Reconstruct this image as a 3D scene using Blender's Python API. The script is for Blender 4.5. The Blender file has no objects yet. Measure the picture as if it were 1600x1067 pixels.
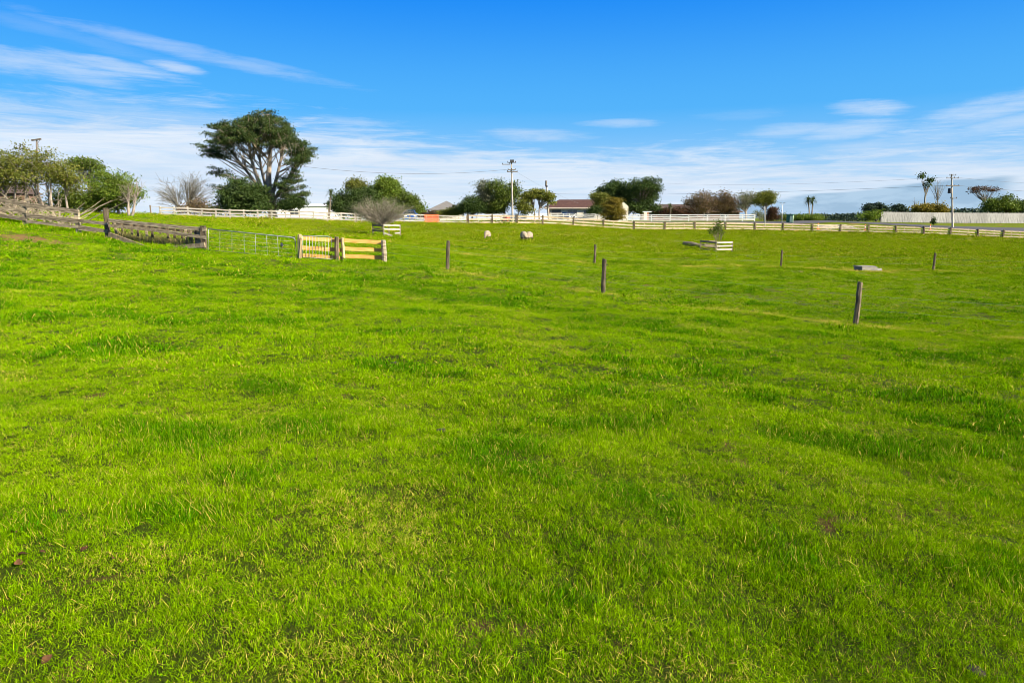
import bpy, math, random
import numpy as np
from mathutils import Vector

# ------------------------------------------------------------------ camera, light
SC = bpy.context.scene
COL = SC.collection
R = math.radians
F = 1067.0                      # focal length in photo pixels (24 mm on 36 mm)
CAM_Z = 1.65
PITCH = math.atan((533.5 - 345.0) / F)

cam_d = bpy.data.cameras.new('camera')
cam = bpy.data.objects.new('camera', cam_d)
COL.objects.link(cam)
cam_d.sensor_width = 36.0
cam_d.lens = 24.0
cam_d.clip_start = 0.05
cam_d.clip_end = 12000
cam.location = (0, 0, CAM_Z)
cam.rotation_euler = (math.pi / 2 - PITCH, 0, 0)
SC.camera = cam

SUN_AZ = R(122)                 # clockwise from the view direction (+Y): right and a little behind
SUN_EL = R(30)
sun_d = bpy.data.lights.new('sun', 'SUN')
sun_d.energy = 5.0
sun_d.angle = R(0.5)
sun_d.color = (1.0, 0.90, 0.72)
sun = bpy.data.objects.new('sun', sun_d)
COL.objects.link(sun)
sdir = Vector((math.sin(SUN_AZ) * math.cos(SUN_EL), math.cos(SUN_AZ) * math.cos(SUN_EL), math.sin(SUN_EL)))
sun.rotation_euler = sdir.to_track_quat('Z', 'Y').to_euler()

SC.view_settings.view_transform = 'Standard'
SC.view_settings.look = 'None'
SC.view_settings.exposure = 1.42
SC.view_settings.gamma = 1.0
SC.view_settings.use_curve_mapping = False
SC.render.engine = 'CYCLES'
SC.cycles.filter_width = 0.85
SC.cycles.max_bounces = 6
SC.cycles.diffuse_bounces = 3
SC.cycles.transmission_bounces = 4
SC.cycles.transparent_max_bounces = 4


def direction(px, py):
    u, v = px - 800.0, 533.5 - py
    d = np.array([u, F * math.cos(PITCH) + v * math.sin(PITCH), v * math.cos(PITCH) - F * math.sin(PITCH)])
    return d


def at(px, py, Y):
    d = direction(px, py)
    return np.array([0, 0, CAM_Z]) + d * (Y / d[1])


def ppm(Y):
    """metres covered by one photo pixel at depth Y"""
    return Y / F


class NT:
    """small helper to write node trees compactly"""
    def __init__(self, tree):
        self.t = tree
        self.n = tree.nodes
        self.l = tree.links

    def node(self, typ, **kw):
        n = self.n.new(typ)
        for k, v in kw.items():
            setattr(n, k, v)
        return n

    def put(self, sock, v):
        if v is None:
            return
        if isinstance(v, bpy.types.NodeSocket):
            self.l.new(v, sock)
        else:
            sock.default_value = v

    def math(self, op, a, b=None, c=None, clamp=False):
        n = self.node('ShaderNodeMath', operation=op, use_clamp=clamp)
        self.put(n.inputs[0], a)
        self.put(n.inputs[1], b)
        self.put(n.inputs[2], c)
        return n.outputs[0]

    def remap(self, x, a, b, c=0.0, d=1.0, smooth=True):
        n = self.node('ShaderNodeMapRange', interpolation_type='SMOOTHSTEP' if smooth else 'LINEAR')
        n.clamp = True
        self.put(n.inputs['Value'], x)
        self.put(n.inputs['From Min'], a)
        self.put(n.inputs['From Max'], b)
        self.put(n.inputs['To Min'], c)
        self.put(n.inputs['To Max'], d)
        return n.outputs[0]

    def mix(self, f, a, b, blend='MIX'):
        n = self.node('ShaderNodeMix', data_type='RGBA', blend_type=blend)
        n.clamp_factor = True
        self.put(n.inputs[0], f)
        for s, v in ((n.inputs[6], a), (n.inputs[7], b)):
            if isinstance(v, (tuple, list)):
                v = (*v[:3], 1.0)
            self.put(s, v)
        return n.outputs[2]

    def noise(self, vec, scale, detail=4.0, rough=0.55, dist=0.0):
        n = self.node('ShaderNodeTexNoise')
        self.put(n.inputs['Vector'], vec)
        n.inputs['Scale'].default_value = scale
        n.inputs['Detail'].default_value = detail
        n.inputs['Roughness'].default_value = rough
        n.inputs['Distortion'].default_value = dist
        return n.outputs['Fac']

    def scale(self, vec, s):
        n = self.node('ShaderNodeVectorMath', operation='MULTIPLY')
        self.put(n.inputs[0], vec)
        n.inputs[1].default_value = s
        return n.outputs[0]

    def xyz(self, x, y, z):
        n = self.node('ShaderNodeCombineXYZ')
        self.put(n.inputs[0], x)
        self.put(n.inputs[1], y)
        self.put(n.inputs[2], z)
        return n.outputs[0]


# ------------------------------------------------------------------ sky
world = bpy.data.worlds.new('World')
SC.world = world
world.use_nodes = True
w = NT(world.node_tree)
w.n.clear()
SKY_S = 0.072
tc = w.node('ShaderNodeTexCoord')
sep = w.node('ShaderNodeSeparateXYZ')
w.l.new(tc.outputs['Generated'], sep.inputs[0])
dx, dy, dz = sep.outputs
sky = w.node('ShaderNodeTexSky', sky_type='NISHITA')
sky.sun_disc = False
sky.sun_elevation = SUN_EL
sky.sun_rotation = SUN_AZ
sky.altitude = 50
sky.air_density = 1.0
sky.dust_density = 0.3
sky.ozone_density = 2.5
hs = w.node('ShaderNodeHueSaturation')
hs.inputs['Saturation'].default_value = 1.62
hs.inputs['Value'].default_value = 1.0
w.l.new(sky.outputs[0], hs.inputs['Color'])
# the air well above the horizon is deep blue in the photograph
grad = w.mix(w.remap(dz, -0.02, 0.15, smooth=False), (2.45, 3.75, 4.9), (0.46, 2.35, 5.0))
grad = w.mix(w.remap(dz, 0.13, 0.35), grad, (0.0, 1.15, 4.9))
clear = w.mix(0.93, hs.outputs[0], grad)
clear = w.mix(w.remap(dz, 0.34, 0.75), clear, sky.outputs[0])   # higher up, the plain sky
az = w.math('ARCTAN2', dx, dy)
dirv = tc.outputs['Generated']
n_streak = w.noise(w.scale(dirv, (2.6, 2.6, 26.0)), 1.0, 6.0, 0.6, 0.6)
n_fine = w.noise(w.scale(dirv, (9.0, 9.0, 70.0)), 1.0, 5.0, 0.62, 1.2)
n_puff = w.noise(w.scale(dirv, (14.0, 14.0, 60.0)), 1.0, 5.0, 0.6, 0.4)
n_fib = w.noise(w.scale(dirv, (4.0, 4.0, 72.0)), 1.0, 8.0, 0.62, 2.2)
n_mix = w.math('ADD', w.math('MULTIPLY', n_puff, 0.4), w.math('ADD', w.math('MULTIPLY', n_fine, 0.3), w.math('MULTIPLY', n_fib, 0.3)))
streak = w.math('ADD', w.math('MULTIPLY', n_streak, 0.42), w.math('ADD', w.math('MULTIPLY', n_fine, 0.36), w.math('MULTIPLY', n_fib, 0.22)))
# veil that thickens towards the horizon, reaching higher on the left
reach = w.remap(az, -0.62, 0.22, 0.245, 0.150)
cov = w.remap(w.math('DIVIDE', dz, reach), 0.25, 1.05, 0.40, -0.28, smooth=False)
veil = w.remap(w.math('ADD', streak, cov), 0.50, 0.80)
veil = w.math('MULTIPLY', veil, w.remap(n_fib, 0.25, 0.65, 0.68, 1.0))
low = w.remap(dz, 0.0, 0.12, 0.62, 0.0)
veil = w.math('MAXIMUM', veil, low)


def wisp(px, py, rx, ry, tilt, amp):
    d = direction(px, py)
    a0 = math.atan2(d[0], d[1])
    z0 = d[2] / np.linalg.norm(d)
    da = w.math('SUBTRACT', az, a0)
    de = w.math('SUBTRACT', dz, z0)
    ct, st = math.cos(R(tilt)), math.sin(R(tilt))
    p = w.math('ADD', w.math('MULTIPLY', da, ct * F / rx), w.math('MULTIPLY', de, -st * F / rx))
    q = w.math('ADD', w.math('MULTIPLY', da, st * F / ry), w.math('MULTIPLY', de, ct * F / ry))
    r2 = w.math('ADD', w.math('MULTIPLY', p, p), w.math('MULTIPLY', q, q))
    r2 = w.math('ADD', r2, w.math('MULTIPLY', w.math('SUBTRACT', n_mix, 0.5), 5.0))
    return w.remap(r2, 1.45, -0.5, 0.0, amp)


for args in ((310, 86, 190, 10, 8, .34), (120, 60, 150, 10, 9, .12), (420, 101, 70, 5, 8, .22), (278, 106, 40, 7, 6, .75), (50, 100, 120, 16, 4, .6),
             (175, 103, 90, 9, 6, .6), (1356, 170, 48, 11, 4, .62), (1230, 204, 62, 11, -2, .42), (1335, 203, 70, 13, -3, .5),
             (1552, 168, 95, 15, -10, .55), (1590, 190, 60, 10, -8, .5), (1400, 225, 120, 12, -4, .4), (968, 193, 60, 6, 0, .4),
             (840, 212, 85, 11, 2, .5), (545, 190, 60, 6, 2, .4), (240, 185, 150, 18, 3, .5), (1150, 180, 60, 8, 0, .12)):
    veil = w.math('MAXIMUM', veil, wisp(*args))
tint_n = w.remap(n_streak, 0.35, 0.7)
cloud = w.mix(tint_n, (3.6, 4.15, 4.9), (4.5, 4.8, 5.2))
skycol = w.mix(w.math('MULTIPLY', veil, 0.92), clear, cloud)
# grey-blue bank of cloud standing low on the right, and the pale gap beside it
edge = w.math('ADD', w.remap(az, R(18), R(34), 0.028, 0.052), w.math('MULTIPLY', w.math('SUBTRACT', n_streak, 0.5), 0.03))
bank = w.remap(w.math('SUBTRACT', edge, dz), -0.001, 0.004)
bank = w.math('MULTIPLY', bank, w.remap(az, R(13), R(20)))
bank = w.math('MULTIPLY', bank, w.remap(az, R(34.6), R(36.2), 1.0, 0.12))
bankc = w.mix(w.remap(n_puff, 0.4, 0.66), (1.55, 2.5, 3.5), (2.2, 3.2, 4.2))
skycol = w.mix(w.math('MULTIPLY', bank, 0.85), skycol, bankc)
bg = w.node('ShaderNodeBackground')
w.l.new(skycol, bg.inputs['Color'])
bg.inputs['Strength'].default_value = SKY_S
wo = w.node('ShaderNodeOutputWorld')
w.l.new(bg.outputs[0], wo.inputs['Surface'])

# ------------------------------------------------------------------ noise in numpy
rng = np.random.default_rng(7)
random.seed(7)


def _hash(ix, iy, s):
    h = (ix.astype(np.int64) * 374761393 + iy.astype(np.int64) * 668265263 + s * 982451653) & 0xFFFFFFFF
    h = ((h ^ (h >> 13)) * 1274126177) & 0xFFFFFFFF
    return ((h ^ (h >> 16)) & 0xFFFF) / 65535.0


def vnoise(x, y, s=0):
    x = np.asarray(x, float)
    y = np.asarray(y, float)
    ix, iy = np.floor(x), np.floor(y)
    fx, fy = x - ix, y - iy
    fx = fx * fx * (3 - 2 * fx)
    fy = fy * fy * (3 - 2 * fy)
    a = _hash(ix, iy, s)
    b = _hash(ix + 1, iy, s)
    c = _hash(ix, iy + 1, s)
    d = _hash(ix + 1, iy + 1, s)
    return (a * (1 - fx) + b * fx) * (1 - fy) + (c * (1 - fx) + d * fx) * fy


def fbm(x, y, s=0, o=3):
    t, a, m = 0.0, 1.0, 0.0
    for k in range(o):
        t = t + a * vnoise(x * 2 ** k + 17.3 * k, y * 2 ** k - 9.1 * k, s + k)
        m += a
        a *= 0.5
    return t / m


def sstep(a, b, x):
    t = np.clip((x - a) / (b - a), 0, 1)
    return t * t * (3 - 2 * t)


# ------------------------------------------------------------------ terrain heights
CTRL = []                       # (x, y, z)
for px, py, Y in (
        (1337, 507, 19.4), (942, 459, 23.7), (699, 422, 28.5), (602, 409, 31.5), (530, 407, 31.5), (467, 402, 31.0),
        (322, 392, 31.5), (167, 377, 33), (122, 368, 33.5), (40, 355, 34), (0, 347, 34.5), (-150, 325, 36),
        (929, 415, 42.7), (1220, 418, 47), (1458, 425, 47), (1600, 430, 47), (1350, 424, 46), (1120, 394, 69), (1300, 392, 69),
        (1500, 396, 69), (762, 375, 67), (822, 377, 66), (605, 371, 67), (500, 366, 64), (950, 382, 68),
        (400, 362, 60), (320, 352, 62), (230, 345, 62), (205, 338, 47), (150, 335, 52), (60, 331, 48), (-100, 315, 50),
        (240, 338, 80), (330, 342, 80), (400, 345, 80), (460, 346, 81), (520, 348, 82), (640, 349, 85), (740, 351, 88),
        (850, 352, 92), (920, 356, 95), (1000, 360.5, 98), (1134, 361, 103), (1224, 362, 106), (1314, 364, 108),
        (1400, 366, 108), (1445, 367, 108), (1530, 371, 108), (1600, 374, 108), (1750, 378, 108),
        (860, 346, 112), (740, 346, 108), (1040, 348.5, 114), (1200, 349, 114), (1300, 347.5, 117), (1400, 349, 124),
        (1450, 355, 118), (1550, 358.5, 118), (1650, 361, 118), (1500, 349, 135), (1376, 347.5, 135), (1600, 349.5, 135),
        (1700, 351, 135), (860, 344.5, 124), (1000, 346, 124), (1180, 346, 124), (640, 345, 110), (440, 343, 100),
        (240, 341, 100), (100, 337, 90), (900, 344.5, 150), (400, 345, 150), (1300, 346, 160), (1600, 347, 170),
        (0, 335, 80), (-300, 330, 90), (-600, 320, 60)):
    CTRL.append(tuple(at(px, py, Y)))
for Y in (-8, 0, 3, 7, 12):
    for xx in (-16, -6, 0, 6, 16):
        CTRL.append((xx, Y, -0.055 * xx - 0.030 * max(Y, -8) if Y > 0 else -0.045 * xx - 0.02 * Y))
CTRL = np.array(CTRL)
_c2 = 9.0


def _phi(d2):
    return np.sqrt(d2 + _c2)


def _solve():
    n = len(CTRL)
    d2 = ((CTRL[:, None, :2] - CTRL[None, :, :2]) ** 2).sum(-1)
    A = np.zeros((n + 3, n + 3))
    A[:n, :n] = -_phi(d2) + np.eye(n) * -0.02
    A[:n, n] = 1
    A[:n, n + 1:] = CTRL[:, :2]
    A[n:, :n] = A[:n, n:].T
    b = np.zeros(n + 3)
    b[:n] = CTRL[:, 2]
    return np.linalg.solve(A, b)


_W = _solve()


def ground(x, y, fine=True):
    x = np.asarray(x, float)
    y = np.asarray(y, float)
    sh = np.broadcast(x, y).shape
    xf, yf = np.broadcast_to(x, sh).ravel(), np.broadcast_to(y, sh).ravel()
    out = np.empty(xf.size)
    n = len(CTRL)
    for i in range(0, xf.size, 40000):
        X, Yv = xf[i:i + 40000], yf[i:i + 40000]
        d2 = (X[:, None] - CTRL[None, :, 0]) ** 2 + (Yv[:, None] - CTRL[None, :, 1]) ** 2
        out[i:i + 40000] = -_phi(d2) @ _W[:n] + _W[n] + _W[n + 1] * X + _W[n + 2] * Yv
    wfar = np.maximum(sstep(140, 230, yf), sstep(100, 170, np.abs(xf)))
    far = 0.6 + 0.25 * np.sin(xf / 90.0) + 9.0 * np.exp(-((xf - 420) / 200.0) ** 2 - ((yf - 640) / 150.0) ** 2) - 6 * sstep(700, 3000, yf)
    out = np.clip(out, -6, 8) * (1 - wfar) + far * wfar
    if fine:
        k = 1 - sstep(70, 120, yf)
        out = out + k * (0.11 * (fbm(xf / 0.60, yf / 0.50, 9, 2) - 0.5) * (1 - sstep(20, 34, yf)) + 0.14 * (fbm(xf / 1.7, yf / 1.7, 3, 3) - 0.5) + 0.22 * (fbm(xf / 6.0, yf / 6.0, 5, 2) - 0.5))
    return out.reshape(sh)


def gz(x, y):
    return float(ground(np.array([x]), np.array([y]))[0])


def spot(px, Y, py=350):
    """a point on the ground at depth Y under photo column px"""
    p = at(px, py, Y)
    return np.array([p[0], Y, gz(p[0], Y)])


# ------------------------------------------------------------------ masks shared by soil and grass
PATCH = at(42, 374, 29.5)


def bare_mask(x, y):
    b = 0.9 * sstep(0.74, 0.82, fbm(x / 0.15, y / 0.17, 21, 2)) * sstep(0.45, 0.62, fbm(x / 2.1, y / 2.1, 40, 2))
    e = ((x - PATCH[0] - 0.3) / 2.1) ** 2 + ((y - PATCH[1]) / 1.1) ** 2
    e = e + 1.6 * (fbm(x / 0.9, y / 0.9, 60, 3) - 0.5)
    return np.maximum(b, sstep(1.0, 0.4, e))


def straw_line(x, y):
    """bleached grass that follows the two electric fence lines"""
    out = np.zeros_like(x)
    for pts in (STRAW_A, STRAW_B):
        for (ax, ay), (bx, by) in zip(pts[:-1], pts[1:]):
            L2 = (bx - ax) ** 2 + (by - ay) ** 2
            t = np.clip(((x - ax) * (bx - ax) + (y - ay) * (by - ay)) / L2, 0, 1)
            d = np.hypot(x - ax - t * (bx - ax), y - ay - t * (by - ay))
            out = np.maximum(out, np.exp(-(d / 0.42) ** 2))
    c = at(1352, 423, 46)
    d = np.hypot((x - c[0]) / 2.2, (y - c[1]) / 1.0)
    out = np.maximum(out * sstep(0.38, 0.6, fbm(x / 1.3, y / 1.3, 71, 2)), 1.0 * np.exp(-d ** 4))
    return out


def _xy(px, Y):
    p = at(px, 400, Y)
    return (p[0], p[1])


STRAW_A = [_xy(699, 28.5), _xy(942, 23.7), _xy(1337, 19.4), _xy(1900, 15.5)]
STRAW_B = [_xy(700, 45), _xy(929, 42.7), _xy(1220, 47), _xy(1458, 47), _xy(1750, 48)]

# ------------------------------------------------------------------ mesh helpers


class MB:
    """collects vertices and faces, then links them as ONE mesh object"""
    def __init__(self):
        self.v = []
        self.f = {}
        self.r = {}
        self.n = 0

    def add(self, verts, faces, rnd=0.5):
        verts = np.asarray(verts, float).reshape(-1, 3)
        if isinstance(faces, np.ndarray):
            groups = {faces.shape[1]: faces}
        else:
            groups = {}
            for q in faces:
                groups.setdefault(len(q), []).append(q)
        for k, q in groups.items():
            q = np.asarray(q, int) + self.n
            self.f.setdefault(k, []).append(q)
            rr = rnd if isinstance(rnd, np.ndarray) else np.full(len(q), rnd)
            self.r.setdefault(k, []).append(rr)
        self.v.append(verts)
        self.n += len(verts)
        return self

    def beam(self, A, B, h, t, up=(0, 0, 1), rnd=0.5):
        A, B = np.asarray(A, float), np.asarray(B, float)
        d = B - A
        d = d / np.linalg.norm(d)
        s = np.cross(d, up)
        s = s / np.linalg.norm(s)
        u = np.cross(s, d)
        vs = [P + s * t / 2 * i + u * h / 2 * j for P in (A, B) for i, j in ((-1, -1), (1, -1), (1, 1), (-1, 1))]
        return self.add(vs, [(0, 1, 2, 3), (7, 6, 5, 4), (0, 4, 5, 1), (1, 5, 6, 2), (2, 6, 7, 3), (3, 7, 4, 0)], rnd)

    def box(self, x0, x1, y0, y1, z0, z1):
        vs = [(x, y, z) for z in (z0, z1) for x, y in ((x0, y0), (x1, y0), (x1, y1), (x0, y1))]
        return self.add(vs, [(3, 2, 1, 0), (4, 5, 6, 7), (0, 1, 5, 4), (1, 2, 6, 5), (2, 3, 7, 6), (3, 0, 4, 7)])

    def tube(self, P, r, n=6, cap=True, rnd=0.5):
        P = np.asarray(P, float)
        m = len(P)
        r = np.full(m, r) if np.isscalar(r) else np.asarray(r, float)
        T = np.gradient(P, axis=0)
        T = T / np.maximum(np.linalg.norm(T, axis=1, keepdims=True), 1e-9)
        ref = np.array([0, 0, 1.0]) if abs(T[0, 2]) < 0.9 else np.array([1.0, 0, 0])
        S = np.cross(T, ref)
        S = S / np.maximum(np.linalg.norm(S, axis=1, keepdims=True), 1e-9)
        U = np.cross(S, T)
        a = np.arange(n) * 2 * math.pi / n
        V = P[:, None, :] + r[:, None, None] * (np.cos(a)[None, :, None] * S[:, None, :] + np.sin(a)[None, :, None] * U[:, None, :])
        i = np.arange(m - 1)[:, None] * n
        j = np.arange(n)[None, :]
        jn = (j + 1) % n
        q = np.stack([i + j, i + jn, i + n + jn, i + n + j], -1).reshape(-1, 4)
        self.add(V.reshape(-1, 3), q, rnd)
        if cap and n <= 8:
            base = self.n - m * n
            for k, rev in ((0, True), (m - 1, False)):
                loop = [base + k * n + x for x in range(n)]
                if rev:
                    loop = loop[::-1]
                self.f.setdefault(n, []).append(np.array([loop]))
                self.r.setdefault(n, []).append(np.array([rnd]))
        return self

    def lathe(self, prof, n=12, at_=(0, 0, 0)):
        m = len(prof)
        a = np.arange(n) * 2 * math.pi / n
        V = np.array([[(r * math.cos(t) + at_[0], r * math.sin(t) + at_[1], z + at_[2]) for t in a] for r, z in prof]).reshape(-1, 3)
        i = np.arange(m - 1)[:, None] * n
        j = np.arange(n)[None, :]
        jn = (j + 1) % n
        q = np.stack([i + j, i + jn, i + n + jn, i + n + j], -1).reshape(-1, 4)
        return self.add(V, q)

    def leaves(self, P, length, width, rnd, up=0.4, axis=None, spread=1.0):
        P = np.asarray(P, float)
        n = len(P)
        if n == 0:
            return self
        a = rng.normal(size=(n, 3)) * spread
        if axis is not None:
            a = a * 0.75 + axis
        a[:, 2] += 0.0
        a /= np.maximum(np.linalg.norm(a, axis=1, keepdims=True), 1e-9)
        nn = rng.normal(size=(n, 3))
        nn[:, 2] = np.abs(nn[:, 2]) + up
        b = np.cross(a, nn)
        b /= np.maximum(np.linalg.norm(b, axis=1, keepdims=True), 1e-9)
        L = (length * rng.uniform(0.7, 1.3, n))[:, None]
        W = (width * rng.uniform(0.7, 1.3, n))[:, None]
        V = np.stack([P, P + a * L * 0.5 + b * W * 0.5, P + a * L, P + a * L * 0.5 - b * W * 0.5], 1)
        q = np.arange(n)[:, None] * 4 + np.arange(4)[None, :]
        return self.add(V.reshape(-1, 3), q, np.asarray(rnd, float))

    def mesh(self, name, origin=(0, 0, 0), smooth=False):
        me = bpy.data.meshes.new(name)
        V = np.concatenate(self.v) - np.asarray(origin, float)
        loops, starts, totals, rn = [], [], [], []
        pos = 0
        for k in self.f:
            q = np.concatenate(self.f[k])
            loops.append(q.ravel())
            starts.append(pos + np.arange(len(q)) * k)
            totals.append(np.full(len(q), k))
            rn.append(np.concatenate(self.r[k]))
            pos += q.size
        L = np.concatenate(loops)
        S = np.concatenate(starts)
        me.vertices.add(len(V))
        me.vertices.foreach_set('co', V.astype(np.float32).ravel())
        me.loops.add(len(L))
        me.loops.foreach_set('vertex_index', L.astype(np.int32))
        me.polygons.add(len(S))
        me.polygons.foreach_set('loop_start', S.astype(np.int32))
        a = me.attributes.new('rnd', 'FLOAT', 'FACE')
        a.data.foreach_set('value', np.concatenate(rn).astype(np.float32))
        if not smooth:
            me.shade_flat()
        me.update(calc_edges=True)
        if smooth:
            me.shade_smooth()
        return me

    def build(self, name, mat, parent=None, smooth=False, world_coords=True):
        org = (0, 0, 0)
        if parent is not None and world_coords:
            org = ORIGIN[parent.name]
        me = self.mesh(name, org, smooth)
        me.materials.append(mat)
        o = bpy.data.objects.new(name, me)
        COL.objects.link(o)
        if parent is not None:
            o.parent = parent
        return o


ORIGIN = {}


def thing(name, label, cat, loc, group=None, rz=0.0):
    o = bpy.data.objects.new(name, None)
    COL.objects.link(o)
    o.location = [float(c) for c in loc]
    o.rotation_euler.z = rz
    o.empty_display_size = 0.2
    o['label'] = label
    o['category'] = cat
    if group:
        o['group'] = group
    ORIGIN[o.name] = np.asarray(loc, float)
    return o


def tag(o, label=None, cat=None, group=None, kind=None):
    for k, v in (('label', label), ('category', cat), ('group', group), ('kind', kind)):
        if v:
            o[k] = v
    return o


def copy_tree(root, loc, rz=0.0, label=None, scale=1.0):
    c = root.copy()
    COL.objects.link(c)
    c.location = [float(v) for v in loc]
    c.rotation_euler.z = rz
    c.scale = (scale,) * 3
    if label:
        c['label'] = label
    for ch in root.children:
        d = ch.copy()
        COL.objects.link(d)
        d.parent = c
        for g in ch.children:
            e = g.copy()
            COL.objects.link(e)
            e.parent = d
    return c


# ------------------------------------------------------------------ materials
def new_mat(name):
    m = bpy.data.materials.new(name)
    m.use_nodes = True
    t = NT(m.node_tree)
    t.n.clear()
    return m, t


def finish(t, bsdf):
    o = t.node('ShaderNodeOutputMaterial')
    t.l.new(bsdf, o.inputs['Surface'])


def principled(t, col, rough=0.8, spec=0.3, metal=0.0, bump=None, bstr=0.3, bdist=0.02):
    b = t.node('ShaderNodeBsdfPrincipled')
    t.put(b.inputs['Base Color'], (*col[:3], 1.0) if isinstance(col, (tuple, list)) else col)
    t.put(b.inputs['Roughness'], rough)
    b.inputs['Specular IOR Level'].default_value = spec
    b.inputs['Metallic'].default_value = metal
    if bump is not None:
        bn = t.node('ShaderNodeBump')
        bn.inputs['Strength'].default_value = bstr
        bn.inputs['Distance'].default_value = bdist
        t.l.new(bump, bn.inputs['Height'])
        t.l.new(bn.outputs[0], b.inputs['Normal'])
    return b.outputs[0]


def pos(t):
    return t.node('ShaderNodeNewGeometry').outputs['Position']


def orand(t):
    return t.node('ShaderNodeObjectInfo').outputs['Random']


def attr(t, name, typ='GEOMETRY'):
    n = t.node('ShaderNodeAttribute', attribute_name=name, attribute_type=typ)
    return n.outputs['Fac']


def paint(name, c1, c2=None, scale=6.0, stretch=(1, 1, 1), rough=0.7, spec=0.3, metal=0.0, vary=0.12, bstr=0.25):
    """worn surface of two colours, streaked, with a small difference from object to object"""
    m, t = new_mat(name)
    c2 = c2 or tuple(c * 0.7 for c in c1)
    p = t.scale(pos(t), stretch)
    n = t.noise(p, scale, 6.0, 0.65)
    f = t.remap(n, 0.35, 0.68)
    col = t.mix(f, c2, c1)
    v = t.remap(orand(t), 0, 1, 1 - vary, 1 + vary, smooth=False)
    col = t.mix(1.0, col, t.xyz(v, v, v), 'MULTIPLY')
    finish(t, principled(t, col, rough, spec, metal, n, bstr, 0.01))
    return m


def leaf_mat(name, c, var=0.55, trans=0.35, alt=None, rough=0.55):
    m, t = new_mat(name)
    r = attr(t, 'rnd')
    v = t.remap(r, 0, 1, 1 - var, 1 + var, smooth=False)
    base = (*c, 1.0)
    if alt:
        base = t.mix(t.remap(t.math('FRACT', t.math('MULTIPLY', r, 7.31)), 0.62, 0.9), c, alt)
    col = t.mix(1.0, base, t.xyz(v, v, v), 'MULTIPLY')
    b = t.node('ShaderNodeBsdfPrincipled')
    t.l.new(col, b.inputs['Base Color'])
    b.inputs['Roughness'].default_value = rough
    b.inputs['Specular IOR Level'].default_value = 0.14
    tr = t.node('ShaderNodeBsdfTranslucent')
    tc_ = t.mix(1.0, col, (1.0, 1.05, 0.5), 'MULTIPLY')
    t.l.new(tc_, tr.inputs['Color'])
    mx = t.node('ShaderNodeMixShader')
    mx.inputs[0].default_value = trans
    t.l.new(b.outputs[0], mx.inputs[1])
    t.l.new(tr.outputs[0], mx.inputs[2])
    finish(t, mx.outputs[0])
    return m


M = {}
M['grey_wood'] = paint('grey_wood', (0.34, 0.28, 0.19), (0.11, 0.085, 0.055), 5, (0.5, 0.5, 4), 0.9, vary=0.3, bstr=0.6)
M['pale_log'] = paint('pale_log', (0.32, 0.26, 0.17), (0.16, 0.12, 0.07), 6, (1, 1, 1), 0.9, vary=0.2, bstr=0.6)
M['old_post'] = paint('old_post', (0.17, 0.13, 0.08), (0.045, 0.034, 0.022), 9, (1, 1, 0.25), 0.9, vary=0.25, bstr=0.7)
M['new_wood'] = paint('new_wood', (0.56, 0.33, 0.09), (0.44, 0.21, 0.045), 4, (0.6, 0.6, 5), 0.7, vary=0.10)
M['new_post'] = paint('new_post', (0.46, 0.36, 0.20), (0.24, 0.19, 0.10), 7, (1, 1, 0.3), 0.8, vary=0.2)
M['white_rail'] = paint('white_rail', (0.47, 0.43, 0.35), (0.30, 0.27, 0.21), 3, (1, 1, 4), 0.7, vary=0.07)
M['cream_rail'] = paint('cream_rail', (0.44, 0.36, 0.23), (0.24, 0.19, 0.12), 3, (1, 1, 4), 0.8, vary=0.16)
M['brown_post'] = paint('brown_post', (0.16, 0.12, 0.075), (0.07, 0.05, 0.03), 5, (1, 1, 0.5), 0.9, vary=0.25)
M['white_paint'] = paint('white_paint', (0.52, 0.52, 0.50), (0.42, 0.42, 0.39), 2, (1, 1, 1), 0.5, vary=0.03, bstr=0.05)
M['paling'] = paint('paling', (0.37, 0.36, 0.335), (0.22, 0.215, 0.20), 5, (3, 3, 0.25), 0.9, vary=0.16)
M['galv'] = paint('galvanised_steel', (0.36, 0.375, 0.32), (0.25, 0.265, 0.23), 5, (1, 1, 1), 0.6, 0.4, 0.15, vary=0.05, bstr=0.05)
M['dark_metal'] = paint('dark_metal', (0.05, 0.05, 0.055), (0.03, 0.03, 0.03), 5, rough=0.6, vary=0.05)
M['pole'] = paint('pole_concrete', (0.42, 0.38, 0.32), (0.24, 0.21, 0.17), 1.3, (1, 1, 0.4), 0.9, vary=0.1)
M['pole_dark'] = paint('pole_timber', (0.17, 0.14, 0.11), (0.08, 0.07, 0.055), 2, (1, 1, 0.3), 0.9, vary=0.1)
M['wire'] = paint('wire', (0.16, 0.17, 0.19), (0.12, 0.13, 0.14), 2, rough=0.6, vary=0.02, bstr=0.0)
M['concrete'] = paint('concrete', (0.30, 0.28, 0.24), (0.17, 0.16, 0.135), 4, rough=0.95, vary=0.05)
M['asphalt'] = paint('asphalt', (0.085, 0.08, 0.085), (0.055, 0.052, 0.055), 1.2, (0.4, 2, 1), 0.9, vary=0.0)
M['orange'] = paint('orange_plastic', (0.85, 0.20, 0.07), (0.75, 0.15, 0.05), 4, rough=0.5, vary=0.03, bstr=0.05)
M['red'] = paint('red_paint', (0.62, 0.045, 0.02), (0.48, 0.03, 0.015), 3, rough=0.35, spec=0.5, vary=0.02, bstr=0.02)
M['blue'] = paint('blue_paint', (0.015, 0.035, 0.13), (0.012, 0.028, 0.10), 2, rough=0.2, spec=0.6, vary=0.02, bstr=0.01)
M['blue2'] = paint('bright_blue_paint', (0.03, 0.11, 0.36), (0.025, 0.09, 0.30), 2, rough=0.25, spec=0.6, vary=0.02, bstr=0.01)
M['glass'] = paint('dark_glass', (0.03, 0.04, 0.05), (0.02, 0.025, 0.03), 2, rough=0.08, spec=0.8, vary=0.0, bstr=0.0)
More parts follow.
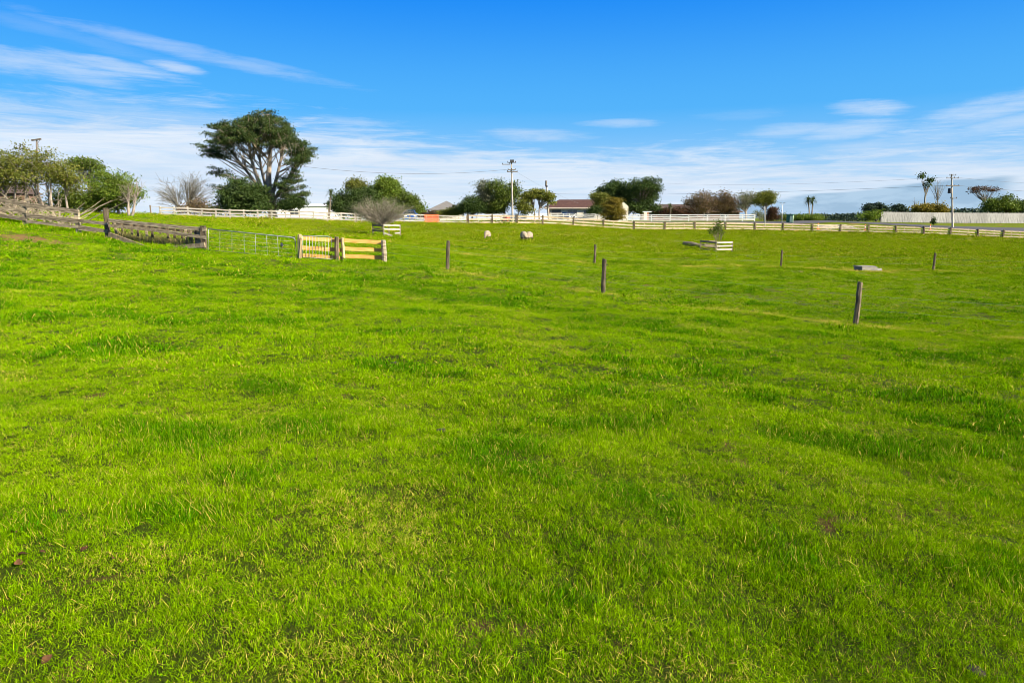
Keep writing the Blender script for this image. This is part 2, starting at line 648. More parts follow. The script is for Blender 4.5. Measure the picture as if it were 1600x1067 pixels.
M['rubber'] = paint('rubber', (0.025, 0.025, 0.025), (0.018, 0.018, 0.018), 4, rough=0.85, vary=0.0)
M['lamp'] = paint('lamp_lens', (0.75, 0.75, 0.72), (0.6, 0.6, 0.6), 4, rough=0.15, spec=0.6, vary=0.0)
M['cream_wall'] = paint('cream_wall', (0.66, 0.60, 0.48), (0.56, 0.50, 0.40), 1.2, rough=0.85, vary=0.03, bstr=0.1)
M['white_wall'] = paint('white_wall', (0.80, 0.81, 0.82), (0.72, 0.73, 0.75), 0.8, rough=0.7, vary=0.03, bstr=0.05)
M['red_roof'] = paint('brown_red_roof', (0.092, 0.044, 0.031), (0.060, 0.029, 0.021), 2.2, (1, 1, 3), 0.75, vary=0.05, bstr=0.4)
M['dark_roof'] = paint('dark_roof', (0.09, 0.06, 0.05), (0.055, 0.04, 0.034), 2, (1, 1, 3), 0.8, vary=0.05)
M['grey_roof'] = paint('grey_roof', (0.17, 0.16, 0.15), (0.125, 0.115, 0.105), 2, (1, 1, 3), 0.8, vary=0.05)
M['brown_wall'] = paint('brown_wall', (0.17, 0.10, 0.065), (0.11, 0.065, 0.045), 1.5, rough=0.85, vary=0.05)
M['fascia'] = paint('fascia', (0.70, 0.60, 0.50), (0.60, 0.50, 0.42), 2, rough=0.6, vary=0.02)
M['green_box'] = paint('green_steel', (0.03, 0.13, 0.07), (0.022, 0.10, 0.055), 3, rough=0.5, vary=0.02, bstr=0.05)
M['pale_green'] = paint('pale_green_steel', (0.42, 0.55, 0.38), (0.34, 0.46, 0.31), 3, rough=0.5, vary=0.02, bstr=0.05)
M['bark'] = paint('bark', (0.24, 0.19, 0.145), (0.10, 0.08, 0.06), 3, (1, 1, 0.3), 0.95, vary=0.1, bstr=0.6)
M['bark_pale'] = paint('pale_bark', (0.34, 0.285, 0.225), (0.17, 0.14, 0.11), 2.5, (1, 1, 0.4), 0.95, vary=0.1, bstr=0.5)
M['bark_dark'] = paint('dark_bark', (0.10, 0.08, 0.06), (0.05, 0.04, 0.03), 3, (1, 1, 0.3), 0.95, vary=0.1)
M['bark_pine'] = paint('pine_bark', (0.36, 0.29, 0.22), (0.17, 0.135, 0.10), 2.5, (1, 1, 0.4), 0.95, vary=0.1, bstr=0.5)
M['bark_grey'] = paint('lichen_bark', (0.23, 0.21, 0.165), (0.11, 0.10, 0.08), 4, (1, 1, 0.5), 0.95, vary=0.1)
M['twig'] = paint('dry_twig', (0.36, 0.30, 0.21), (0.16, 0.13, 0.085), 2, rough=0.95, vary=0.1)
M['dung'] = paint('dark_clod', (0.055, 0.040, 0.026), (0.028, 0.02, 0.014), 20, rough=0.95, vary=0.2, bstr=0.8)
M['dry_leaf'] = paint('dry_leaf', (0.10, 0.050, 0.022), (0.055, 0.028, 0.014), 30, rough=0.95, spec=0.05, vary=0.3)
M['feather'] = paint('black_feather', (0.018, 0.018, 0.02), (0.012, 0.012, 0.014), 20, rough=0.5, vary=0.1, bstr=0.1)
M['beak'] = paint('beak', (0.32, 0.24, 0.08), (0.22, 0.16, 0.06), 20, rough=0.5, vary=0.1)
M['terracotta'] = paint('terracotta', (0.42, 0.22, 0.15), (0.34, 0.17, 0.11), 3, rough=0.85, vary=0.05)

M['leaf_mid'] = leaf_mat('leaf_mid', (0.085, 0.13, 0.018), alt=(0.135, 0.16, 0.022))
M['leaf_bright'] = leaf_mat('leaf_bright', (0.105, 0.165, 0.018), alt=(0.16, 0.19, 0.025))
M['leaf_dark'] = leaf_mat('leaf_dark', (0.04, 0.07, 0.016), alt=(0.06, 0.09, 0.018), trans=0.25)
M['leaf_pine'] = leaf_mat('pine_needle', (0.036, 0.064, 0.016), alt=(0.085, 0.098, 0.022), trans=0.2)
M['leaf_olive'] = leaf_mat('leaf_olive', (0.125, 0.145, 0.022), alt=(0.18, 0.165, 0.03))
M['leaf_grey'] = leaf_mat('leaf_greygreen', (0.155, 0.165, 0.095), alt=(0.22, 0.205, 0.135))
M['leaf_gold'] = leaf_mat('leaf_gold', (0.20, 0.15, 0.022), alt=(0.12, 0.12, 0.02))
M['leaf_brown'] = leaf_mat('leaf_brown', (0.15, 0.095, 0.05), alt=(0.09, 0.085, 0.03))
M['leaf_rust'] = leaf_mat('leaf_rust', (0.085, 0.040, 0.026), alt=(0.05, 0.045, 0.02))
M['leaf_dry'] = leaf_mat('frond_dry', (0.26, 0.20, 0.10), alt=(0.18, 0.15, 0.06))
M['leaf_cab'] = leaf_mat('sword_leaf', (0.060, 0.095, 0.028), alt=(0.10, 0.12, 0.04))
M['leaf_far'] = leaf_mat('leaf_far', (0.030, 0.050, 0.034), alt=(0.038, 0.06, 0.038), trans=0.15)  # bluish green: the haze of distance is put into the leaf colour
M['reed'] = leaf_mat('dry_reed', (0.36, 0.28, 0.13), alt=(0.14, 0.16, 0.04))


def grass_mat():
    m, t = new_mat('pasture_grass')
    r = attr(t, 'rnd')
    hgt = attr(t, 'hgt')
    tint = attr(t, 'tint', 'INSTANCER')
    dry = attr(t, 'dry', 'INSTANCER')
    p = pos(t)
    big = t.noise(p, 0.35, 3.0, 0.6)
    f = t.math('ADD', tint, t.math('MULTIPLY', t.math('SUBTRACT', r, 0.5), 0.85))
    f = t.math('ADD', f, t.math('MULTIPLY', t.math('SUBTRACT', big, 0.5), 0.9), clamp=True)
    c = t.mix(f, (0.190, 0.330, 0.001), (0.030, 0.140, 0.001))
    c = t.mix(attr(t, 'olive', 'INSTANCER'), c, (0.160, 0.205, 0.002))
    c = t.mix(t.remap(hgt, 0.0, 0.45, 0.6, 0.0), c, (0.075, 0.090, 0.004))  # blade base darkened: shade between the blades painted into the colour
    c = t.mix(t.remap(hgt, 0.55, 1.0, 0.0, 0.45), c, (0.30, 0.40, 0.004))     # yellow tips, brightened further to paint in sunlit contrast       # bases darkened above
    straw = t.mix(t.math('FRACT', t.math('MULTIPLY', r, 13.7)), (0.60, 0.47, 0.10), (0.36, 0.26, 0.05))
    vv = t.remap(t.math('FRACT', t.math('MULTIPLY', r, 5.77)), 0, 1, 0.42, 1.60, smooth=False)
    c = t.mix(1.0, c, t.xyz(vv, vv, vv), 'MULTIPLY')
    isdry = t.remap(t.math('ADD', r, t.math('MULTIPLY', dry, 0.75)), 0.962, 0.98)
    c = t.mix(isdry, c, straw)
    b = t.node('ShaderNodeBsdfPrincipled')
    t.l.new(c, b.inputs['Base Color'])
    b.inputs['Roughness'].default_value = 0.5
    b.inputs['Specular IOR Level'].default_value = 0.0
    tr = t.node('ShaderNodeBsdfTranslucent')
    t.l.new(t.mix(1.0, c, (1.25, 1.25, 0.6), 'MULTIPLY'), tr.inputs['Color'])
    mx = t.node('ShaderNodeMixShader')
    mx.inputs[0].default_value = 0.20
    t.l.new(b.outputs[0], mx.inputs[1])
    t.l.new(tr.outputs[0], mx.inputs[2])
    finish(t, mx.outputs[0])
    return m


M['grass'] = grass_mat()


def field_mat():
    m, t = new_mat('field_soil_and_sward')
    p = pos(t)
    bare = attr(t, 'bare')
    sward = attr(t, 'sward')
    n1 = t.noise(p, 0.6, 6.0, 0.62)
    n2 = t.noise(p, 5.0, 5.0, 0.7)
    n3 = t.noise(p, 40.0, 4.0, 0.7)
    soil = t.mix(n3, (0.030, 0.018, 0.006), (0.105, 0.062, 0.020))
    red = t.mix(n2, (0.16, 0.075, 0.035), (0.30, 0.17, 0.08))
    gap_green = t.mix(n2, (0.016, 0.026, 0.001), (0.050, 0.068, 0.003))  # dark green ground, darkened to put shade between blades into its colour
    green = t.mix(n1, (0.075, 0.10, 0.003), (0.12, 0.145, 0.004))
    green = t.mix(t.remap(n2, 0.4, 0.7), green, t.mix(n3, (0.06, 0.105, 0.003), (0.17, 0.19, 0.012)))
    near = t.mix(t.remap(t.math('ADD', n2, t.math('MULTIPLY', bare, 0.6)), 0.56, 0.76), gap_green, soil)
    c = t.mix(sward, near, green)
    c = t.mix(t.math('MULTIPLY', bare, sward), c, red)
    h = t.math('ADD', n3, t.math('MULTIPLY', n2, 1.5))
    finish(t, principled(t, c, 0.95, 0.1, 0.0, h, 0.8, 0.03))
    return m


M['field'] = field_mat()

# ------------------------------------------------------------------ the ground
AP = -14.0
NU, NV = 420, 560
yy = AP + 4.0 * np.exp(np.linspace(0, math.log((4200 - AP) / 4.0), NV))
ss = np.linspace(-1, 1, NU)
Xg = ss[None, :] * (yy[:, None] - AP) * 1.25
Yg = np.repeat(yy[:, None], NU, 1)
Zg = ground(Xg, Yg)
V = np.stack([Xg, Yg, Zg], -1).reshape(-1, 3)
i = np.arange(NV - 1)[:, None] * NU
j = np.arange(NU - 1)[None, :]
quad = np.stack([i + j, i + j + 1, i + NU + j + 1, i + NU + j], -1).reshape(-1, 4)
gb = MB().add(V, quad)
field = gb.build('field', M['field'], smooth=True)
a = field.data.attributes.new('bare', 'FLOAT', 'POINT')
a.data.foreach_set('value', bare_mask(V[:, 0], V[:, 1]).astype(np.float32))
a = field.data.attributes.new('sward', 'FLOAT', 'POINT')
a.data.foreach_set('value', sstep(16, 40, V[:, 1]).astype(np.float32))
tag(field, kind='structure')

# road behind the far fence
rb = MB()
rpts = []
for px, Y in ((980, 115.5), (1040, 115), (1100, 115), (1160, 115), (1210, 116), (1260, 118), (1330, 121), (1400, 121), (1440, 119.5), (1480, 119), (1540, 119), (1600, 119), (1700, 119), (1850, 119)):
    x = at(px, 350, Y)[0]
    rpts.append((x, Y))
rp = np.array(rpts)
tt = np.linspace(0, len(rp) - 1, 90)
rx = np.interp(tt, np.arange(len(rp)), rp[:, 0])
ry = np.interp(tt, np.arange(len(rp)), rp[:, 1])
rows = []
for o_ in np.linspace(-2.6, 2.6, 7):
    rows.append(np.stack([rx, ry + o_, ground(rx, ry + o_, True) + 0.05], -1))
rv = np.concatenate(rows)
i = np.arange(6)[:, None] * 90
j = np.arange(89)[None, :]
rb.add(rv, np.stack([i + j, i + j + 1, i + 90 + j + 1, i + 90 + j], -1).reshape(-1, 4))
tag(rb.build('road', M['asphalt'], smooth=True), kind='structure')

# ------------------------------------------------------------------ grass: real blades, instanced in tufts
tufts = bpy.data.collections.new('grass_tufts')
TUFT_N = {}


def make_tuft(idx, radius, nblades, h, wid, segs, seed, spread):
    g = np.random.default_rng(seed)
    V, Fq, Ft, rn, hg = [], [], [], [], []
    faces = []
    n = 0
    for _ in range(nblades):
        rr = radius * math.sqrt(g.uniform())
        th = g.uniform(0, 6.283)
        b = np.array([rr * math.cos(th), rr * math.sin(th), -0.01])
        hh = h * float(np.clip(g.lognormal(0, 0.38), 0.35, 2.1))
        la = g.uniform(0, 6.283)
        lean = g.uniform(0.15, spread)
        dirx = np.array([math.cos(la), math.sin(la), 0])
        fa = g.uniform(0, 6.283)
        side = np.array([math.cos(fa), math.sin(fa), 0])
        r = g.uniform()
        wd = wid * g.uniform(0.6, 1.35)
        curl = g.uniform(0.3, 1.3)
        prev = None
        for k in range(segs + 1):
            t = k / segs
            ang = lean * (0.35 + curl * t)
            ang = min(ang, 1.9)
            if k == 0:
                c = b.copy()
            else:
                c = c + (dirx * math.sin(ang) + np.array([0, 0, 1]) * math.cos(ang)) * hh / segs
            ww = wd * (1 - 0.75 * t ** 1.6)
            if k == segs:
                V.append(c)
                hg.append(t)
                faces.append((prev[0], prev[1], n))
                rn.append(r)
                n += 1
            else:
                V += [c - side * ww / 2, c + side * ww / 2]
                hg += [t, t]
                cur = (n, n + 1)
                n += 2
                if prev:
                    faces.append((prev[0], prev[1], cur[1], cur[0]))
                    rn.append(r)
                prev = cur
    mb = MB()
    V = np.array(V)
    mb.add(V, [f for f in faces if len(f) == 4], np.array([q for f, q in zip(faces, rn) if len(f) == 4]))
    tri = np.array([f for f in faces if len(f) == 3])
    mb.f.setdefault(3, []).append(tri)
    mb.r.setdefault(3, []).append(np.array([q for f, q in zip(faces, rn) if len(f) == 3]))
    me = mb.mesh('grass_tuft_%02d' % idx, smooth=False)
    a = me.attributes.new('hgt', 'FLOAT', 'POINT')
    a.data.foreach_set('value', np.array(hg, np.float32))
    me.materials.append(M['grass'])
    o = bpy.data.objects.new('grass_tuft_%02d' % idx, me)
    tufts.objects.link(o)


NVAR = 6
ZONES = (   # radius, blades, height, width, segments, spread
    (0.085, 90, 0.032, 0.0025, 4, 1.6),
    (0.17, 95, 0.036, 0.0074, 3, 1.5),
    (0.40, 140, 0.046, 0.021, 2, 1.3),
    (1.0, 240, 0.062, 0.056, 2, 1.15))
for z, (ra, nb, hh, wd, sg, sp) in enumerate(ZONES):
    for k in range(NVAR):
        make_tuft(z * NVAR + k, ra, nb, hh, wd, sg, 100 + z * 10 + k, sp)


def scatter(y0, y1, dens, fade0, fade1):
    """points in the wedge the camera could plausibly see, thinning in and out at the zone ends"""
    half = lambda y: 0.80 * y + 2.5
    n = int(dens * (half(y1) + half(y0)) * (y1 - y0) * 1.05)
    y = rng.uniform(y0, y1, int(n * 1.6))
    keep = rng.uniform(size=y.size) < half(y) / half(y1)
    y = y[keep]
    x = rng.uniform(-1, 1, y.size) * half(y)
    p = np.ones_like(y)
    if fade0 > 0:
        p *= np.clip((y - y0) / fade0, 0, 1)
    if fade1 > 0:
        p *= np.clip((y1 - y) / fade1, 0, 1)
    k = rng.uniform(size=y.size) < p
    return x[k], y[k]


PX, PY, PV, PS, PSZ, PT, PD = [], [], [], [], [], [], []
OLIVE = lambda x, y: 0.62 * sstep(26, 75, y) * (0.45 + 0.75 * fbm(x / 5.0, y / 5.0, 52, 3))
for z, (y0, y1, dens, f0, f1) in enumerate(((0.9, 8.5, 520, 0, 2.5), (5.5, 24, 95, 2.5, 7), (16, 66, 9.5, 7, 18), (46, 113, 1.7, 18, 0))):
    x, y = scatter(y0, y1, dens, f0, f1)
    if z == 3:      # stop at the far fence, let it thin out behind
        lim = np.interp(x, [-60, -20, 0, 20, 50, 90], [84, 86, 91, 99, 109, 110]) + 4
        k = y < lim
        x, y = x[k], y[k]
    bare = bare_mask(x, y)
    k = rng.uniform(size=x.size) > bare * (0.93 if z < 2 else 0.9)
    x, y = x[k], y[k]
    n1 = fbm(x / 0.85, y / 0.60, 11, 3)
    n2 = fbm(x / 3.2, y / 3.2, 15, 3)
    tall = sstep(0.55, 0.68, 0.72 * n1 + 0.28 * n2)
    worn = sstep(0.48, 0.30, n1)
    sz = (0.72 + 0.52 * tall - 0.16 * worn) * (0.40 + 0.70 * vnoise(x / 0.31, y / 0.31, 81) + 0.55 * vnoise(x / 0.8, y / 0.8, 85)) * rng.lognormal(0, 0.25, x.size)
    yel = sstep(24, 70, y)
    tint = 0.30 + 0.80 * tall + 0.30 * (n2 - 0.5) - 0.12 * worn - 0.30 * yel + 0.35 * (vnoise(x / 0.45, y / 0.45, 91) - 0.5) + rng.normal(0, 0.2, x.size)
    dry = 0.02 + 0.20 * worn * sstep(0.45, 0.7, fbm(x / 1.9, y / 1.9, 33, 2)) + 0.03 * yel
    sl = straw_line(x, y)
    dry = dry + 0.75 * sl
    tint = tint - 0.25 * sl
    PX.append(x)
    PY.append(y)
    PV.append(rng.integers(0, NVAR, x.size) + z * NVAR)
    PS.append(rng.uniform(0.65, 1.05, x.size) + 0.30 * tall)
    PSZ.append(np.clip(sz, 0.50, 2.0))
    PT.append(np.clip(tint, 0, 1.15))
    PD.append(np.clip(dry, 0, 1))


def rough_line(pts, z, per_m, h, width, dry):
    """longer grass that the mower and the sheep leave along a fence"""
    for (ax, ay), (bx, by) in zip(pts[:-1], pts[1:]):
        L = math.hypot(bx - ax, by - ay)
        n = max(1, int(L * per_m))
        t = rng.uniform(size=n)
        x = ax + (bx - ax) * t + rng.normal(0, width, n)
        y = ay + (by - ay) * t + rng.normal(0, width, n)
        PX.append(x)
        PY.append(y)
        PV.append(rng.integers(0, NVAR, n) + z * NVAR)
        PS.append(rng.uniform(0.6, 1.0, n))
        PSZ.append(h * rng.uniform(0.6, 1.3, n))
        PT.append(rng.uniform(0.25, 0.8, n))
        PD.append(np.full(n, dry))


FAR_A = [(px, 80 + (px - 240) / 280 * 2 if px < 520 else np.interp(px, [520, 640, 740, 850, 1000, 1134, 1224, 1314, 1650], [82, 85, 88, 92, 98, 103, 106, 108, 108])) for px in range(240, 1651, 30)]
rough_line([(at(px, 350, Y)[0], Y) for px, Y in FAR_A], 3, 3.0, 2.6, 0.35, 0.28)
rough_line([_xy(322, 32), _xy(167, 33.3), _xy(40, 34.3), _xy(-60, 35)], 2, 14, 3.0, 0.35, 0.06)
rough_line([_xy(322, 32.6), _xy(467, 31.8), _xy(602, 32)], 2, 6, 1.3, 0.15, 0.2)
rough_line(STRAW_A, 1, 16, 0.8, 0.16, 0.9)
rough_line(STRAW_B, 2, 5, 0.8, 0.20, 0.9)
rough_line([_xy(1322, 46.0), _xy(1345, 45.2), _xy(1392, 45.6)], 2, 22, 0.45, 0.28, 1.0)
for px, Y in ((1337, 19.4), (942, 23.7), (699, 28.5)):
    p = _xy(px, Y)
    rough_line([(p[0] - 0.15, p[1]), (p[0] + 0.15, p[1])], 1, 60, 2.6, 0.10, 0.2)
for px, Y in ((929, 42.7), (1220, 47), (1458, 47)):
    p = _xy(px, Y)
    rough_line([(p[0] - 0.25, p[1]), (p[0] + 0.25, p[1])], 2, 20, 2.0, 0.2, 0.3)
PX, PY, PV, PS, PSZ, PT, PD = [np.concatenate(q) for q in (PX, PY, PV, PS, PSZ, PT, PD)]
PZ = ground(PX, PY)
gm = bpy.data.meshes.new('grass')
gm.vertices.add(len(PX))
gm.vertices.foreach_set('co', np.stack([PX, PY, PZ], -1).astype(np.float32).ravel())
for nm, typ, dat in (('var', 'INT', PV.astype(np.int32)), ('tint', 'FLOAT', PT.astype(np.float32)), ('dry', 'FLOAT', PD.astype(np.float32)), ('olive', 'FLOAT', np.clip(OLIVE(PX, PY), 0, 1).astype(np.float32))):
    at_ = gm.attributes.new(nm, typ, 'POINT')
    at_.data.foreach_set('value', dat)
av = gm.attributes.new('rot', 'FLOAT_VECTOR', 'POINT')
rot = np.zeros((len(PX), 3), np.float32)
rot[:, 2] = rng.uniform(0, 6.283, len(PX))
rot[:, :2] = rng.normal(0, 0.20, (len(PX), 2))
av.data.foreach_set('vector', rot.ravel())
av = gm.attributes.new('scl', 'FLOAT_VECTOR', 'POINT')
av.data.foreach_set('vector', np.stack([PS, PS, PS * 0 + PSZ], -1).astype(np.float32).ravel())
grass = bpy.data.objects.new('grass', gm)
COL.objects.link(grass)
tag(grass, 'short green pasture grass growing over the whole sloping field', 'grass', kind='stuff')
ng = bpy.data.node_groups.new('grass_scatter', 'GeometryNodeTree')
ng.interface.new_socket('Geometry', in_out='INPUT', socket_type='NodeSocketGeometry')
ng.interface.new_socket('Geometry', in_out='OUTPUT', socket_type='NodeSocketGeometry')
gi = ng.nodes.new('NodeGroupInput')
go = ng.nodes.new('NodeGroupOutput')
m2p = ng.nodes.new('GeometryNodeMeshToPoints')
iop = ng.nodes.new('GeometryNodeInstanceOnPoints')
ci = ng.nodes.new('GeometryNodeCollectionInfo')
ci.inputs['Collection'].default_value = tufts
ci.inputs['Separate Children'].default_value = True
ci.inputs['Reset Children'].default_value = True


def named(nm, dt):
    n = ng.nodes.new('GeometryNodeInputNamedAttribute')
    n.data_type = dt
    n.inputs['Name'].default_value = nm
    return next(o for o in n.outputs if o.enabled and o.name == 'Attribute')


ng.links.new(gi.outputs[0], m2p.inputs['Mesh'])
ng.links.new(m2p.outputs[0], iop.inputs['Points'])
ng.links.new(ci.outputs[0], iop.inputs['Instance'])
iop.inputs['Pick Instance'].default_value = True
ng.links.new(named('var', 'INT'), iop.inputs['Instance Index'])
e2r = ng.nodes.new('FunctionNodeEulerToRotation')
ng.links.new(named('rot', 'FLOAT_VECTOR'), e2r.inputs[0])
ng.links.new(e2r.outputs[0], iop.inputs['Rotation'])
ng.links.new(named('scl', 'FLOAT_VECTOR'), iop.inputs['Scale'])
ng.links.new(iop.outputs[0], go.inputs[0])
md = grass.modifiers.new('scatter', 'NODES')
md.node_group = ng

# ------------------------------------------------------------------ trees


def bez(A, B, C, n=6):
    t = np.linspace(0, 1, n)[:, None]
    return (1 - t) ** 2 * A + 2 * t * (1 - t) * B + t ** 2 * C


def tree(name, label, cat, px, Y, blobs, leaf, bark='bark', n=26, per=70, lsize=0.30, lwid=None, rc=0.5, tr=0.16,
         stems=None, depth=0.85, group=None, twigs=0, fork=0.45, low=0.6, sides=5, upward=0.25, stemtop=None, flat=0.6, axisup=0.0, wob=0.05,
         base_py=345, nbranch=1.0, dz=0.0):
    b = spot(px, Y, base_py)
    b[2] += dz
    root = thing(name, label, cat, b, group)
    trunk, crown = MB(), MB()
    T = []
    for (bx, by, rx, ry) in blobs:
        C = at(bx, by, Y)
        k = ppm(Y)
        cnt = max(3, int(n * (rx * ry) / (blobs[0][2] * blobs[0][3]) + 0.5))
        d = rng.normal(size=(cnt, 3))
        d /= np.linalg.norm(d, axis=1, keepdims=True)
        r = rng.uniform(size=cnt) ** 0.42
        ph = rng.uniform(0, 6.28, 3)
        az_ = np.arctan2(d[:, 1], d[:, 0])
        r = r * (1 + 0.16 * np.sin(3 * az_ + ph[0]) * np.cos(4 * d[:, 2] + ph[1]) + 0.10 * np.sin(7 * d[:, 2] + 2 * az_ + ph[2]))
        P = d * r[:, None]
        P[:, 2] = np.where(P[:, 2] < 0, P[:, 2] * low, P[:, 2])
        P = C + P * np.array([rx * k, rx * k * depth, ry * k])
        P[:, 2] = np.maximum(P[:, 2], b[2] + 0.25)
        T.append(P)
    T = np.concatenate(T)
    cen = T.mean(0)
    stems = stems or [px]
    S = []
    for s in stems:
        sx = at(s, base_py, Y)[0]
        A = np.array([sx, Y + rng.normal(0, 0.25) * (len(stems) > 1), 0])
        A[2] = gz(A[0], A[1]) - 0.1 + dz
        tgt = cen.copy()
        if len(stems) > 1:
            tgt[0] = cen[0] + (sx - cen[0]) * 0.9 + rng.normal(0, 0.3)
        E = A + (tgt - A) * (stemtop or (0.75 if len(stems) > 1 else 0.85))
        mid = (A + E) / 2 + rng.normal(0, wob, 3) * np.linalg.norm(E - A)
        P = bez(A, mid, E, 7)
        S.append(P)
        rr = tr * np.linspace(1, 0.35, 7) / math.sqrt(len(stems))
        rr[0] *= 1.35
        trunk.tube(P, rr, max(6, sides))
    for q in T:
        k = int(np.argmin([np.linalg.norm(P[-1][:2] - q[:2]) for P in S]))
        P = S[k]
        if rng.uniform() > nbranch:
            continue
        frac = (q[2] - P[0, 2]) / max(P[-1, 2] - P[0, 2], 0.1)
        t = float(np.clip(frac * 0.7, fork * 0.5, 1.0) * rng.uniform(0.75, 1.0))
        s0 = np.array([np.interp(t * 6, range(7), P[:, c]) for c in range(3)])
        mid = s0 * 0.45 + q * 0.55
        mid[2] += -upward * (q[2] - s0[2]) * rng.uniform(0, 1) + 0.1
        mid += rng.normal(0, 0.12, 3)
        r0 = tr / math.sqrt(len(stems)) * (1 - 0.55 * t) * 0.42
        B = bez(s0, mid, q, 6)
        trunk.tube(B, np.linspace(r0, max(0.012, r0 * 0.18), 6), 4, cap=False)
        for _ in range(twigs):
            u = rng.uniform(0.35, 1.0)
            s1 = np.array([np.interp(u * 5, range(6), B[:, c]) for c in range(3)])
            dd = (q - s0) / max(np.linalg.norm(q - s0), 0.1) + rng.normal(0, 0.55, 3)
            dd[2] = dd[2] * (0.45 if upward < 0 else 1.0) + 0.2
            L = rc * rng.uniform(0.7, 2.0)
            e = s1 + dd / np.linalg.norm(dd) * L
            m1 = (s1 + e) / 2 + rng.normal(0, 0.10 * L, 3)
            trunk.tube(bez(s1, m1, e, 4), np.linspace(max(0.014, r0 * 0.25), 0.009, 4), 3, cap=False)
    trunk.build('trunk', M[bark], root, smooth=True)
    if leaf:
        cl = rng.uniform(0.15, 0.85, len(T))
        m = rng.poisson(per, len(T))
        idx = np.repeat(np.arange(len(T)), m)
        P = T[idx] + rng.normal(size=(len(idx), 3)) * rc * np.array([1, 1, flat])
        P[:, 2] = np.maximum(P[:, 2], b[2] + 0.05)
        rn = np.clip(cl[idx] * 0.5 + rng.uniform(0, 0.5, len(idx)), 0, 1)
        ax = None
        if axisup:
            ax = np.tile(np.array([0, 0, axisup]), (len(idx), 1)) + (P - T[idx]) * 0.8
        crown.leaves(P, lsize, lwid or lsize * 0.55, rn, axis=ax)
        crown.build('crown', M[leaf], root)
    return root


def cabbage_tree(name, label, px, Y, heads, base_py=342, L=0.85, n=110, group=None, droop=0.9):
    b = spot(px, Y, base_py)
    root = thing(name, label, 'cabbage tree', b, group)
    tb = MB()
    fork = b + np.array([0, 0, 0.35])
    for hx, hy, sx in heads:
        C = at(hx, hy, Y)
        s = at(sx, base_py, Y)
        A = np.array([s[0], Y, gz(s[0], Y) - 0.1])
        mid = (A + C) / 2
        mid[0] = A[0] + (C[0] - A[0]) * 0.3
        tb.tube(bez(A, mid, C, 7), np.linspace(0.13, 0.075, 7), 7)
        fb = MB()
        for _ in range(n):
            d = rng.normal(size=3)
            d[2] = d[2] * 0.8 + 0.35
            d /= np.linalg.norm(d)
            l = L * rng.uniform(0.7, 1.15)
            s_ = np.cross(d, [0, 0, 1.0])
            s_ /= np.linalg.norm(s_) + 1e-9
            p1 = C + d * l * 0.55
            p2 = C + d * l + np.array([0, 0, -droop * l * 0.45 * rng.uniform(0.2, 1.0)])
            w_ = 0.035
            fb.add([C - s_ * w_, C + s_ * w_, p1 + s_ * w_, p1 - s_ * w_, p2], [(0, 1, 2, 3), (3, 2, 4)], float(rng.uniform()))
        fb.build('leaf_head', M['leaf_cab'], root)
    tb.build('trunk', M['bark'], root, smooth=True)
    return root


